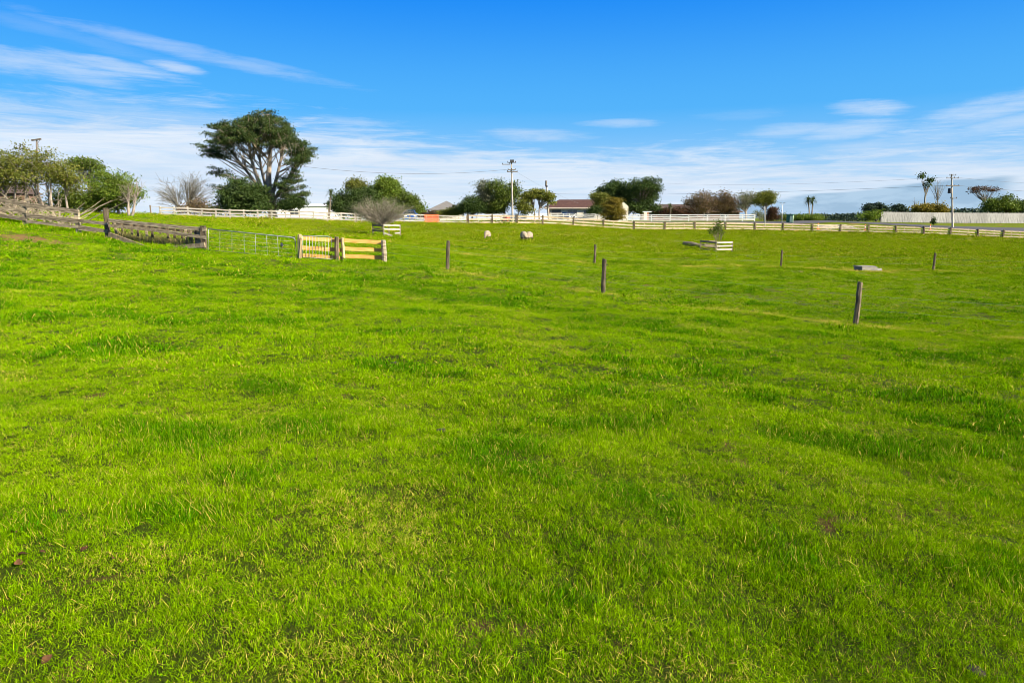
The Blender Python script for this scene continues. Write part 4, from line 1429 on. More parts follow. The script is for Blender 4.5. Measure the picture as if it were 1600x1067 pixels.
# second old fence: yard panel with hanging battens and fallen brace boards
yf = thing('old_yard_fence', 'old grey two-rail yard fence with hanging battens and fallen brace boards', 'fence', spot(170, 33.0, 370), 'old grey timber fences at left')
YY = lambda px: float(np.interp(px, [168, 322], [33.0, 31.6]))
for px in (319.5,):
    p = spot(px, YY(px), 390)
    MB().beam(p - [0, 0, .3], p + [0, 0, 1.12], 0.2, 0.2, up=(0, 1, 0)).build('post', M['old_post'], yf)
    p = spot(313, YY(px) + 0.35, 390)
    MB().beam(p - [0, 0, .3], p + [0, 0, 1.05], 0.16, 0.16, up=(0, 1, 0)).build('post', M['grey_wood'], yf)
for (xa, ya), (xb, yb), h, dy, mt in (((170, 344.5), (322, 359), .16, -.1, 'grey_wood'), ((170, 352.5), (246, 360), .15, -.12, 'pale_log'), ((246, 360), (322, 371.5), .15, -.12, 'grey_wood'),
                                      ((176, 349), (318, 364), .09, .9, 'old_post')):
    MB().beam(at(xa, ya, YY(xa) + dy), at(xb, yb, YY(xb) + dy), h, 0.06).build('rail', M[mt], yf)
for (xa, ya), (xb, yb), h in (((170, 366), (229, 388), .2), ((264, 388), (320, 382.5), .2)):
    MB().beam(at(xa, ya, YY(xa) - .3), at(xb, yb, YY(xb) - .55), h, 0.07).build('brace_board', M['pale_log'], yf)
for px in np.arange(180, 318, 11.5):
    top = np.interp(px, [170, 322], [344, 359])
    q = at(px + rng.normal(0, 1), top + 1, YY(px) + 0.25)
    MB().beam(q, q + [rng.normal(0, .03), 0, -rng.uniform(0.35, 0.62)], 0.03, 0.11, up=(0, 1, 0)).build('batten', M['old_post' if rng.uniform() < .5 else 'grey_wood'], yf)
for px in (292, 300, 307, 314):
    q = spot(px, YY(px) + 0.5, 385)
    MB().beam(q, q + [0, 0, 0.9], 0.05, 0.11, up=(0, 1, 0)).build('batten', M['grey_wood'], yf)

# tangle of dry branches behind the grey fence, and reeds under the yard fence
br = MB()
for _ in range(210):
    px = rng.uniform(-30, 120)
    Y = rng.uniform(35.2, 39)
    A = spot(px, Y, 350)
    d = np.array([rng.normal(0, 1.0), rng.normal(0, 0.5), rng.uniform(0.25, 1.0)])
    e = A + d * rng.uniform(0.6, 1.7)
    br.tube(bez(A, (A + e) / 2 + rng.normal(0, .15, 3), e, 5), np.linspace(0.03, 0.008, 5), 4, cap=False)
tag(br.build('dry_branches', M['twig']), 'tangle of pale dry branches heaped behind the weathered grey fence', 'dry branches', kind='stuff')
rd = MB()
for _ in range(900):
    px = rng.uniform(178, 300)
    Y = YY(px) + rng.uniform(0.25, 1.1)
    A = spot(px, Y, 375)
    d = np.array([rng.normal(0.1, 0.45), rng.normal(0, 0.3), 1.0]) * rng.uniform(0.3, 0.75)
    s_ = np.array([0.012, 0, 0])
    mth = A + d * 0.6
    e = A + d + np.array([d[0] * 0.4, 0, -0.10])
    rd.add([A - s_, A + s_, mth + s_ * .8, mth - s_ * .8, e], [(0, 1, 2, 3), (3, 2, 4)], float(rng.uniform()))
tag(rd.build('dry_reeds', M['reed']), 'dry straw-coloured reeds growing under the old yard fence', 'reeds', kind='stuff')

# long galvanised gate
Ya, Yb = 31.4, 30.7
gp = thing('farm_gate', 'long galvanised steel farm gate with rounded corners, closed', 'gate', spot(324, Ya, 392))
TL, TR = at(325.5, 358, Ya), at(461, 371.5, Yb)
BL, BR = at(325, 391, Ya), at(463, 402.5, Yb)


def pipe(root, name, pts, r, mat='galv', n=7):
    MB().tube(np.array(pts), r, n).build(name, M[mat], root, smooth=True)


cr = TR + (TL - TR) * 0.045
pipe(gp, 'frame_tube', [TL, cr, TR + (BR - TR) * 0.03 + (TL - TR) * 0.012, TR + (BR - TR) * 0.14, BR, BL, TL + [0, 0, 0.0]], 0.024)
for t in (0.135, 0.275, 0.415, 0.545, 0.675, 0.80):
    pipe(gp, 'upright_bar', [TL + (TR - TL) * t, BL + (BR - BL) * t], 0.009)
for t in (0.2, 0.4, 0.6, 0.8):
    pipe(gp, 'mesh_wire', [TL + (BL - TL) * t, TR + (BR - TR) * t], 0.004, n=4)

# new timber rails with a small gate resting on them
npx = [468, 526, 537.5, 601]
NY = [30.4, 30.7, 30.9, 31.05]
NB = [402.5, 408, 408, 409]
NTp = [366, 370, 371.5, 375]
nf = thing('new_timber_fence', 'short fence of new yellow timber rails between round posts', 'fence', spot(468, 30.6, 402))
for px, Y, yb, yt, rr, mt in zip(npx, NY, NB, NTp, (0.095, 0.10, 0.07, 0.115), ('new_post', 'old_post', 'new_post', 'grey_wood')):
    b = spot(px, Y, yb)
    tp = at(px, yt, Y)
    lean = {601: -0.06, 537.5: -0.08}.get(px, 0.0)
    tp[0] += lean
    MB().tube([b - [0, 0, .3], (b + tp) / 2, tp - [0, 0, .02], tp], [rr * 1.05, rr, rr * .97, rr * .8], 8).build('post', M[mt], nf, smooth=False)
for (xa, ya, Y0), (xb, yb, Y1), h in (((470, 372, 30.5), (537, 376.5, 31.0), .17), ((470, 387, 30.5), (537, 391, 31.0), .17), ((470, 398.5, 30.5), (537, 403.5, 31.0), .16),
                                      ((538, 375.8, 31.05), (600, 379, 31.3), .165), ((538, 388.5, 31.05), (600, 391, 31.3), .165), ((538, 399.8, 31.05), (600, 402.5, 31.3), .165)):
    MB().beam(at(xa, ya, Y0), at(xb, yb, Y1), h, 0.045).build('rail', M['new_wood'], nf)
sg = thing('small_metal_gate', 'small galvanised barred gate leaning against the new timber rails', 'gate', spot(473, 30.2, 403))
q = [at(473, 368.5, 30.22), at(513, 369.5, 30.5), at(518, 372, 30.52), at(519, 405, 30.45), at(473, 402, 30.15)]
pipe(sg, 'frame_tube', q + [q[0]], 0.02)
for t in np.linspace(0.12, 0.88, 8):
    pipe(sg, 'bar', [q[0] + (q[2] - q[0]) * t, q[4] + (q[3] - q[4]) * t], 0.011, n=5)

# ------------------------------------------------------------------ electric fence posts
gposts = 'old round posts standing alone across the paddock'
for px, yb, yt, Y, r, mt, lean, lab in (
        (1337, 507, 441, 19.4, 0.075, 'old_post', 0.03, 'thick grey round post nearest the camera, slightly right-leaning, mossy top'),
        (942, 459, 405, 23.7, 0.075, 'old_post', 0.03, 'grey round post with pale flaking right side and orange-stained top, mid field'),
        (699, 422, 377, 28.5, 0.075, 'old_post', 0.06, 'dark round post leaning right, just right of the new timber fence'),
        (929, 415, 385, 42.7, 0.075, 'old_post', 0.02, 'slim dark post behind the flaking post, below the sheep'),
        (1220, 418, 391, 47, 0.07, 'brown_post', 0.02, 'dark thin post standing between the sapling guard and concrete slab'),
        (1458, 425, 398, 47, 0.075, 'brown_post', 0.02, 'dark thin post standing right of the concrete slab')):
    b = spot(px, Y, yb)
    H = (yb - yt) * Y / F * 1.02
    root = thing('fence_post', lab, 'post', b, gposts)
    top = np.array([lean, 0, H])
    n_ = 6
    P = np.array([b + top * t + np.array([rng.normal(0, .004), 0, 0]) for t in np.linspace(-0.12, 1, n_)])
    P = np.concatenate([P, P[-1:] + [0.004, 0, 0.012]])
    rad = r * np.array([1.08, 1.04, 1.0, 1.0, 0.98, 0.97, 0.78])
    MB().tube(P, rad, 8).build('shaft', M[mt], root)
    for h in (0.45, 0.85):
        c = b + top * h
        MB().tube([c + [r * .9, -0.02, 0], c + [r * 1.6, -0.03, 0.0]], [0.018, 0.012], 6).build('insulator', M['dark_metal'], root)

for lab, cols in (('thin wires strung from the yellow-railed end post past the three nearer posts', ((601, 31.2), (699, 28.5), (942, 23.7), (1337, 19.4), (1800, 16.0))),
                  ('thin wires strung along the three farther posts and past the slab', ((700, 44.5), (929, 42.7), (1220, 47), (1458, 47), (1700, 48)))):
    B_ = [spot(p, y, 410) for p, y in cols]
    wt = thing('fence_wires', lab, 'wire fence', B_[0], 'wires between the paddock posts')
    for h in (0.45, 0.85):
        for a_, b_ in zip(B_[:-1], B_[1:]):
            m1 = (a_ + b_) / 2
            P = np.array([a_ + [.1, -.03, h], m1 + [.1, -.03, h - .03], b_ + [.1, -.03, h]])
            MB().tube(bez(P[0], P[1], P[2], 6), 0.0022, 3, cap=False).build('wire', M['wire'], wt)

# ------------------------------------------------------------------ tree guards, sapling, log, slab


def guard(label, px0, px1, pxm, Y, ht, left_rails, broken):
    """square timber tree guard turned a corner to the camera: pxm is the near corner"""
    A = spot(px0, Y + 1.3, 372)
    Bc = spot(pxm, Y, 374)
    C = spot(px1, Y + 0.5, 374)
    D = A + (C - Bc)
    D[2] = gz(D[0], D[1])
    root = thing('tree_guard', label, 'tree guard', Bc, 'timber guards round the paddock trees')
    for p in (A, Bc, C, D):
        MB().beam(p - [0, 0, .1], p + [0, 0, ht], 0.10, 0.10, up=(0, 1, 0)).build('post', M['grey_wood'], root)
    n = (Bc - C)
    for k, h in enumerate((0.92, 0.62, 0.32)):
        z = ht * h
        o_ = np.array([0, -.08, 0])
        if broken and k == 2:
            mid = Bc + (C - Bc) * 0.55
            MB().beam(Bc + o_ + [0, 0, z], mid + o_ + [0.05, -.1, 0.08], 0.13, 0.035).build('rail', M['white_rail'], root)
            MB().beam(Bc + (C - Bc) * 0.68 + o_ + [0, 0, z], C + o_ + [0, 0, z + .03], 0.14, 0.035).build('rail', M['white_rail'], root)
        else:
            MB().beam(Bc + o_ + [0, 0, z], C + o_ + [0, 0, z], 0.15, 0.035).build('rail', M['white_rail'], root)
    for h in left_rails:
        MB().beam(A + [0, -.06, ht * h], Bc + [-.06, 0, ht * h], 0.15, 0.035).build('rail', M['grey_wood'], root)  # left panel given darker wood to stand for its shade
    for h in (0.92, 0.6):
        MB().beam(A + [0, 0.06, ht * h], D + [0, 0.06, ht * h], 0.13, 0.035).build('rail', M['grey_wood'], root)
    return root


guard('timber tree guard with one broken white rail around the grey twiggy tree', 583, 625.5, 600, 66.2, 1.2, (0.85, 0.45), True)
guard('open timber tree guard with three cream rails around a thin sapling', 1095, 1144.5, 1120, 67.6, 1.12, (0.9, 0.25), False)
tree('sapling', 'thin leafy sapling growing out of the open timber guard', 'sapling', 1121, 68.4,
     [(1120, 359, 6, 11), (1123, 350, 3.5, 5), (1113, 362, 4, 7), (1128, 363, 4, 6)], 'leaf_mid', 'bark', n=20, per=17, lsize=0.17, rc=0.16, tr=0.06, stems=[1119, 1122, 1124], base_py=385)
A, B = spot(1068, 74, 375), spot(1100, 72.5, 376)
lg = thing('fallen_log', 'grey fallen log lying on the grass beside the sapling guard', 'log', A)
A, B = A + [0, 0, .28], B + [0, 0, .12]
pts = np.array([A, A + (B - A) * .2 + [0, 0, .06], A + (B - A) * .5 + [0, 0, .08], A + (B - A) * .75 + [0, 0, .04], B, B + [1.1, 0, -.03], B + [1.5, -.1, -.08]])
MB().tube(pts, [0.20, 0.27, 0.26, 0.22, 0.20, 0.13, 0.06], 9).build('trunk', M['grey_wood'], lg, smooth=True)
MB().tube([B + [-.3, 0, .1], B + [.2, -.1, .32], B + [.45, -.2, .38]], [0.07, .05, .03], 6).build('branch_stub', M['grey_wood'], lg)

c = spot(1352, 46, 423)
sl = thing('concrete_slab', 'low grey concrete trough cover on pale straw between two posts', 'slab', c, rz=0.12)
for nm, (x0, x1, y0, y1, z0, z1), mt in (('base_block', (-0.52, 0.55, -.45, .45, -.05, .27), 'concrete'), ('lid', (-0.58, 0.42, -.5, .5, .275, .33), 'concrete'),
                                         ('step_block', (0.56, 1.0, -.3, .35, -.05, .16), 'concrete'), ('dark_block', (-0.85, -.55, -.3, -.12, .02, .12), 'old_post')):  # last entry: small dark block low at the left end
    MB().box(x0, x1, y0, y1, z0, z1).build(nm, M[mt], sl, world_coords=False)

# ------------------------------------------------------------------ animals


def skin(verts, edges, radii, sub=2):
    me = bpy.data.meshes.new('skin')
    me.from_pydata([tuple(v) for v in verts], edges, [])
    o = bpy.data.objects.new('skin_tmp', me)
    COL.objects.link(o)
    o.modifiers.new('s', 'SKIN')
    sv = me.skin_vertices[0].data
    for k, r in enumerate(radii):
        rr = r if isinstance(r, tuple) else (r, r)
        sv[k].radius = rr
        sv[k].use_root = (k == 0)
    s = o.modifiers.new('u', 'SUBSURF')
    s.levels = s.render_levels = sub
    dg = bpy.context.evaluated_depsgraph_get()
    out = bpy.data.meshes.new_from_object(o.evaluated_get(dg))
    bpy.data.objects.remove(o)
    for p in out.polygons:
        p.use_smooth = True
    return out


m_, t_ = new_mat('sheep_wool')
tcn = t_.node('ShaderNodeTexCoord').outputs['Object']
sx_ = t_.node('ShaderNodeSeparateXYZ')
t_.l.new(tcn, sx_.inputs[0])
wn = t_.noise(tcn, 14.0, 5.0, 0.7)
wool = t_.mix(t_.remap(wn, 0.3, 0.7), (0.20, 0.155, 0.105), (0.36, 0.295, 0.215))
leg_tone = t_.mix(t_.remap(sx_.outputs[2], 0.26, 0.36), (0.09, 0.07, 0.05), wool)  # coat gets darker towards the legs
face = t_.mix(t_.remap(sx_.outputs[1], 0.62, 0.70), leg_tone, (0.20, 0.155, 0.11))
finish(t_, principled(t_, face, 0.95, 0.1, 0.0, wn, 1.0, 0.05))
M['wool'] = m_
sv = [(0, -.40, .60), (0, -.12, .62), (0, .20, .61), (0, .42, .58), (0, .60, .38), (0, .72, .24), (0, .80, .14),
      (-.15, -.40, .30), (-.15, -.42, .03), (.15, -.40, .30), (.15, -.42, .03), (-.13, .26, .30), (-.13, .27, .03), (.13, .26, .30), (.13, .27, .03), (0, -.56, .42)]
se = [(0, 1), (1, 2), (2, 3), (3, 4), (4, 5), (5, 6), (0, 7), (7, 8), (0, 9), (9, 10), (2, 11), (11, 12), (2, 13), (13, 14), (0, 15)]
sr = [.29, .34, .30, .19, .12, .095, .055, .085, .035, .085, .035, .075, .034, .075, .034, .05]
sheep_me = skin(sv, se, sr, 3)
co = np.empty(len(sheep_me.vertices) * 3, np.float32)
sheep_me.vertices.foreach_get('co', co)
co = co.reshape(-1, 3)
nm_ = np.empty_like(co).ravel()
sheep_me.vertices.foreach_get('normal', nm_)
nm_ = nm_.reshape(-1, 3)
bump = (vnoise(co[:, 0] * 16 + co[:, 2] * 13, co[:, 1] * 16 - co[:, 2] * 9, 3) - .5) * 0.045 * sstep(0.3, 0.42, co[:, 2]) * sstep(0.62, 0.5, co[:, 1])
co = co + nm_ * bump[:, None].astype(np.float32)
sheep_me.vertices.foreach_set('co', co.astype(np.float32).ravel())
sheep_me.name = 'body'
sheep_me.materials.append(M['wool'])


def sheep(px, Y, rz, label, s=1.0):
    b = spot(px, Y, 376)
    root = thing('sheep', label, 'sheep', b, 'sheep grazing in the paddock', rz)
    root.scale = (s, s, s)
    o = bpy.data.objects.new('body', sheep_me)
    COL.objects.link(o)
    o.parent = root
    for sx in (-1, 1):
        e = MB()
        e.leaves(np.array([[sx * .06, .63, .40]]), 0.13, 0.07, np.array([.5]), axis=np.array([[sx * 3.0, -.2, .2]]))
        e.build('ear', M['wool'], root, world_coords=False)
    return root


sheep(761.5, 67, 2.85, 'cream woolly sheep grazing alone left of the other two', 1.05)
sheep(818.3, 66, 0.25, 'cream sheep with darker flank, left one of the close pair', 1.1)
sheep(826.6, 66.7, -0.45, 'pinkish cream sheep, right one of the close pair', 1.05)

bv = [(0, -.02, .15), (0, .07, .17), (0, .12, .215), (0, .17, .235), (0, -.14, .13), (0, -.30, .10), (-.03, 0, .07), (-.03, .02, .0), (.03, 0, .07), (.03, .02, .0)]
be = [(0, 1), (1, 2), (2, 3), (0, 4), (4, 5), (0, 6), (6, 7), (0, 8), (8, 9)]
brd = [.072, .065, .042, .036, .045, .022, .014, .009, .014, .009]
bird_me = skin(bv, be, brd, 2)
bird_me.name = 'body'
bird_me.materials.append(M['feather'])


def bird(px, py, Y, s, rz, label, group=None):
    b = spot(px, Y, py)
    root = thing('black_bird', label, 'bird', b, group, rz)
    root.scale = (s, s, s)
    o = bpy.data.objects.new('body', bird_me)
    COL.objects.link(o)
    o.parent = root
    bk = MB().tube([(0, .195, .236), (0, .25, .228)], [.014, .002], 5)
    bk.build('beak', M['beak'], root, world_coords=False)


bird(440, 379, 37.5, 1.25, 0.35, 'large black bird standing on the grass behind the long metal gate')
bird(458, 374, 44, 0.9, -1.0, 'small black bird beyond the right end of the long metal gate')
for px, py, s, rz, lab in ((1106, 404, .9, 1.2, 'leftmost of five small black birds on the grass below the sapling guard'),
                           (1120, 403, .8, -.5, 'second from left of the small black birds below the sapling guard'),
                           (1145, 404, .95, .8, 'middle one of five small black birds on the grass'),
                           (1171, 405.5, 1.2, 1.5, 'biggest small black bird, fourth from left, standing side-on'),
                           (1184, 406, .95, 1.7, 'rightmost of five small black birds, nearest the thin dark post')):
    bird(px, py, 56, s, rz, lab, 'black birds feeding on the grass')

# dark clods and droppings, fallen leaves
clod = MB()
ph, pw_ = 7, 9
vs, fs = [(0, 0, -.01)], []
for a_ in range(1, ph):
    th = math.pi * a_ / ph
    for b_ in range(pw_):
        fi = 2 * math.pi * b_ / pw_
        r = 1 + rng.normal(0, .13)
        vs.append((math.sin(th) * math.cos(fi) * r, math.sin(th) * math.sin(fi) * r, -math.cos(th) * .55 * r + .3))
vs.append((0, 0, .85))
for b_ in range(pw_):
    fs.append((0, 1 + (b_ + 1) % pw_, 1 + b_))
    for a_ in range(ph - 2):
        i0, i1 = 1 + a_ * pw_, 1 + (a_ + 1) * pw_
        fs.append((i0 + b_, i0 + (b_ + 1) % pw_, i1 + (b_ + 1) % pw_, i1 + b_))
    fs.append((len(vs) - 1, 1 + (ph - 2) * pw_ + b_, 1 + (ph - 2) * pw_ + (b_ + 1) % pw_))
clod.add(vs, fs)
clod_me = clod.mesh('dung_clod', smooth=True)
clod_me.materials.append(M['dung'])
for px, py, Y, s, lab in ((614, 377, 52, .14, 'farthest dark clod in the line right of the grey end post'), (614, 386, 46, .11, 'second farthest dark clod right of the grey end post'),
                          (614.5, 393, 40, .11, 'third dark clod in the line right of the grey end post'), (614, 402, 36, .11, 'nearest dark clod in the line right of the grey end post'),
                          (691, 724, 5.6, .05, 'brown crumbly dung clod in the foreground grass, centre'), (618, 632, 8.6, .05, 'small dark dung clod farther out than the centre one'),
                          (1531, 1004, 2.55, .035, 'dark soil clod in the grass near the lower right corner'), (1330, 419, 48, .10, 'dark lump just left behind the concrete slab')):
    b = spot(px, Y, py)
    o = bpy.data.objects.new('dung_clod', clod_me)
    COL.objects.link(o)
    o.location = b
    o.scale = (s, s, s * .7)
    o.rotation_euler.z = rng.uniform(0, 6)
    tag(o, lab, 'dung clod', 'dark clods and droppings lying on the grass')


def dry_leaf(px, py, Y, s, rz, lab):
    b = spot(px, Y, py)
    n = 7
    mb = MB()
    vs, fs = [], []
    for k in range(n):
        t = k / (n - 1)
        wv = s * .32 * math.sin(math.pi * min(1, t * .93 + .07)) + .001
        zc = s * (.10 * math.sin(t * 5) + .05)
        for u in (-1, 0, 1):
            vs.append(((t - .5) * s, u * wv, zc + abs(u) * wv * .55))
    for k in range(n - 1):
        for u in (0, 1):
            a0 = k * 3 + u
            fs.append((a0, a0 + 1, a0 + 4, a0 + 3))
    mb.add(vs, fs)
    o = mb.build('dry_leaf', M['dry_leaf'], smooth=True)
    o.location = b + [0, 0, .022]
    o.rotation_euler = (rng.normal(.3, .3), rng.normal(0, .4), rz)
    tag(o, lab, 'dry leaf', 'dry fallen leaves on the grass')


for px, py, s, rz, lab in ((30, 888, .055, 1.2, 'reddish-brown curled leaf at the far left of the foreground, lower of two'), (37, 878, .06, .6, 'pinkish-brown leaf touching the reddish one at far left'),
                           (67, 873, .04, .2, 'small orange-brown leaf right of the pair at far left'), (178, 882, .05, 1.9, 'pale brown leaf in the left foreground on dark grass'),
                           (133, 866, .05, .3, 'dark reddish leaf half hidden in the left foreground grass'), (22, 840, .05, 2.6, 'pale grey-brown leaf near the left edge above the reddish pair'),
                           (75, 1042, .05, 1.0, 'cream dry leaf near the lower left corner')):
    v_ = 533.5 - py
    ang = math.atan((py - 345) / F * 1.0)
    # walk out along the ground until the line of sight meets it
    Yb = 2.0
    for _ in range(400):
        if at(px, py, Yb)[2] < gz(at(px, py, Yb)[0], Yb):
            break
        Yb += 0.02
    dry_leaf(px, py, Yb, s * 0.8, rz, lab)

# ------------------------------------------------------------------ poles and wires


def crossarm(root, c, half, ins=3, h=0.11, dark=True):
    MB().beam(c - [half, 0, 0], c + [half, 0, 0], h, 0.09).build('crossarm', M['pole_dark'], root)
    for t in np.linspace(-0.9, 0.9, ins):
        q = c + [half * t, 0, h / 2]
        MB().lathe([(.02, 0), (.055, .03), (.06, .09), (.035, .12), (.05, .15), (.0, .19)], 8, q).build('insulator', M['dark_metal'], root)


def pole(name, label, pxb, pyb, pxt, pyt, Y, r0, r1, mat):
    b = spot(pxb, Y, pyb)
    t = at(pxt, pyt, Y)
    root = thing(name, label, 'power pole', b, 'power poles')
    MB().tube([b - [0, 0, .3], (b + t) / 2, t], [r0, (r0 + r1) / 2, r1], 10).build('shaft', M[mat], root, smooth=True)
    return root, b, t


p1, b1, t1 = pole('power_pole', 'power pole with several crossarms standing behind the red mower', 801, 342, 799, 251, 110, .17, .11, 'pole')
for px, py, hw, n_ in ((799.5, 254, 6.5, 4), (791, 257, 6, 2), (799.5, 265.5, 6, 3), (800.5, 268.5, 8, 4)):
    crossarm(p1, at(px, py, 109.8), hw * ppm(110), n_)
MB().box(-.3, .3, -.2, .2, 0, .4).build('switch_box', M['dark_metal'], p1, world_coords=False).location = Vector(at(800, 254, 109.8) - b1)
p2, b2, t2 = pole('power_pole', 'plain leaning pole without crossarms left of the house gate', 857.5, 348, 853.5, 283, 114, .17, .12, 'pole')
MB().tube([t2 + [0, 0, -.9], t2 + [0, -.02, .05]], [.16, .16], 8).build('pole_cap', M['pole_dark'], p2)
MB().box(-.14, .14, -.3, -.12, 0, .35).build('service_box', M['dark_metal'], p2, world_coords=False).location = Vector(at(854, 293, 114) - b2)
p3, b3, t3 = pole('power_pole', 'power pole with transformer and crossarms in front of the paling fence', 1489, 356, 1487, 272, 119, .17, .11, 'pole')
for px, py, hw, n_ in ((1489, 274, 5, 3), (1488.5, 278.5, 9.5, 4), (1489, 290.5, 10, 4), (1490, 310, 5, 2)):
    crossarm(p3, at(px, py, 118.8), hw * ppm(119), n_)
tq = at(1484, 298, 118.6)
MB().lathe([(0, 0), (.3, 0), (.32, .05), (.32, .75), (.3, .8), (.1, .86), (0, .86)], 12, tq - [0, .1, .45]).build('transformer', M['dark_metal'], p3, smooth=False)
p4, b4, t4 = pole('power_pole', 'far pole with one tilted crossarm poking above the leafy tree', 60, 335, 57, 218, 70, .11, .08, 'pole_dark')
MB().beam(at(49, 219.5, 69.9), at(64, 217.3, 69.9), .14, .1).build('crossarm', M['pole_dark'], p4)
MB().tube([at(57.5, 226, 69.9), at(62, 219, 69.85)], .02, 5).build('brace', M['pole_dark'], p4)


def wire(label, A, B, sag, r=0.016, group='overhead power lines'):
    A, B = np.asarray(A), np.asarray(B)
    t = np.linspace(0, 1, 26)[:, None]
    P = A + (B - A) * t
    P[:, 2] -= (4 * sag * t * (1 - t))[:, 0]
    o = MB().tube(P, r, 4, cap=False).build('power_line', M['wire'])
    tag(o, label, 'power line', group)


wire('power line sagging from the left side of the crossarmed pole to the tall pine', at(793, 265, 109.8), at(455, 258, 99), .9, .02)
wire('thin service line from the crossarmed pole down to the house roof', at(806, 268, 109.8), at(905, 318, 130), .35, .013)
wire('lower power line running from the transformer pole leftwards over the brown-leaved trees', at(1480, 290, 118.8), at(780, 300, 260), 1.2, .02)
wire('upper power line running from the transformer pole leftwards', at(1481, 277, 118.8), at(1000, 284, 260), 1.2, .012)
wire('lower power line leaving the transformer pole past the right edge', at(1498, 290, 118.8), at(1900, 292, 125), 1.2, .02)
wire('upper power line leaving the transformer pole past the right edge', at(1496, 277.5, 118.8), at(1900, 278, 125), 1.2, .013)

# white posts on the verge
b = spot(1195.5, 110, 352)
wp = thing('white_pole', 'slim white pole standing in front of the round-headed tree', 'pole', b)
tp = at(1195, 323, 110)
MB().tube([b - [0, 0, .2], tp], [.085, .075], 8).build('shaft', M['white_paint'], wp, smooth=True)
MB().lathe([(.085, 0), (.09, .03), (.05, .07), (0, .08)], 8, tp).build('cap', M['white_paint'], wp)
b = spot(1222, 115, 346)
wl = thing('twin_lamp_post', 'slim white post with a two-armed top near the green cabinet', 'lamp post', b)
tp = at(1222.5, 321, 115)
MB().tube([b - [0, 0, .2], tp], [.06, .05], 8).build('shaft', M['white_paint'], wl, smooth=True)
for s in (-1, 1):
    MB().tube([tp, tp + [s * .3, 0, .32]], .03, 6).build('arm', M['white_paint'], wl)
    MB().beam(tp + [s * .12, 0, .36], tp + [s * .45, 0, .38], .07, .14).build('lamp_head', M['dark_metal'], wl)

# green cabinet, cones
b = spot(1234, 116, 346)
gc = thing('utility_cabinet', 'dark green steel utility cabinet standing on the verge', 'cabinet', b, rz=-0.5)
MB().box(-.5, .5, -.35, .35, 0, 1.25).build('body', M['green_box'], gc, world_coords=False)
MB().box(-.54, .54, -.39, .39, 1.255, 1.36).build('lid', M['green_box'], gc, world_coords=False)
MB().box(.03, .46, -.372, -.353, .12, 1.15).build('door', M['pale_green'], gc, world_coords=False)
MB().box(.503, .52, -.3, .3, .1, 1.18).build('side_panel', M['pale_green'], gc, world_coords=False)


def cone(px, Y, py, label, s=1.0):
    b = spot(px, Y, py)
    root = thing('traffic_cone', label, 'traffic cone', b, 'orange traffic cones by the road')
    root.scale = (s, s, s)
    MB().box(-.2, .2, -.2, .2, 0, .04).build('base', M['orange'], root, world_coords=False)
    MB().lathe([(.16, .04), (.12, .28), (.10, .42), (.045, .86), (.03, .9), (0, .9)], 12).build('body', M['orange'], root, smooth=True, world_coords=False)
    MB().lathe([(.104, .42), (.106, .43), (.072, .66), (.068, .66)], 12).build('reflective_band', M['white_paint'], root, smooth=True, world_coords=False)


cone(1278.5, 110.5, 350, 'orange and white traffic cone left of the rubble heap on the verge', 1.05)
cone(1352.5, 110.5, 352, 'orange and white traffic cone in the middle of the bare verge', 1.1)
cone(1453.5, 113, 358, 'orange and white traffic cone near the transformer pole', 1.2)
# small upright dark shrub beside it, pale rubble heap
tree('small_verge_bush', 'tiny dark conical bush beside the cone near the transformer pole', 'bush', 1458.5, 117,
     [(1458.5, 347, 2.6, 4), (1458.5, 342.5, 1.5, 2)], 'leaf_dark', 'bark_dark', n=12, per=40, lsize=0.18, rc=.16, tr=.04, base_py=354)
hb = MB()
c = spot(1310, 112, 350)
gx, gy = 26, 10
vs, fs = [], []
for a_ in range(gx):
    for b_ in range(gy):
        u, v = a_ / (gx - 1) * 2 - 1, b_ / (gy - 1) * 2 - 1
        x, y = c[0] + u * 3.4, c[1] + v * 1.3
        hgt_ = max(0, 1 - u * u) * max(0, 1 - v * v) * (.38 + .5 * float(fbm(np.array([x * 1.3]), np.array([y * 1.3]), 5, 3)[0]))
        vs.append((x, y, gz(x, y) + hgt_ - .03))
for a_ in range(gx - 1):
    for b_ in range(gy - 1):
        k0 = a_ * gy + b_
        fs.append((k0, k0 + gy, k0 + gy + 1, k0 + 1))
hb.add(vs, fs)
M['rubble'] = paint('rubble', (0.46, 0.42, 0.33), (0.16, 0.15, 0.13), 1.1, rough=0.95, vary=0, bstr=0.9)
o = hb.build('rubble_heap', M['rubble'], smooth=True)
tag(o, 'low heap of pale rubble on the verge between two cones', 'rubble heap')

# ------------------------------------------------------------------ red ride-on mower
b = spot(791, 107, 345)
rm = thing('ride_on_mower', 'small red ride-on mower parked at the foot of the crossarmed pole', 'mower', b, rz=0.5)
vsb = MB()
vsb.add([(-.3, -.75, .35), (.3, -.75, .35), (.3, .0, .35), (-.3, .0, .35), (-.26, -.72, .72), (.26, -.72, .72), (.28, .0, .84), (-.28, .0, .84)],
        [(3, 2, 1, 0), (4, 5, 6, 7), (0, 1, 5, 4), (1, 2, 6, 5), (2, 3, 7, 6), (3, 0, 4, 7)])
vsb.build('bonnet', M['red'], rm, world_coords=False)
MB().box(-.5, .5, -.45, .35, .14, .28).build('cutting_deck', M['red'], rm, world_coords=False)
MB().box(-.42, .42, .3, .85, .35, .58).build('rear_body', M['red'], rm, world_coords=False)
sb = MB()
sb.box(-.22, .22, .32, .7, .59, .68)
sb.build('seat', M['rubber'], rm, world_coords=False)
MB().box(-.22, .22, .66, .74, .685, 1.05).build('backrest', M['rubber'], rm, world_coords=False)
MB().tube([(0, .02, .8), (0, .14, 1.0)], .02, 6).build('steering_column', M['dark_metal'], rm, world_coords=False)
th = np.linspace(0, 2 * math.pi, 15)
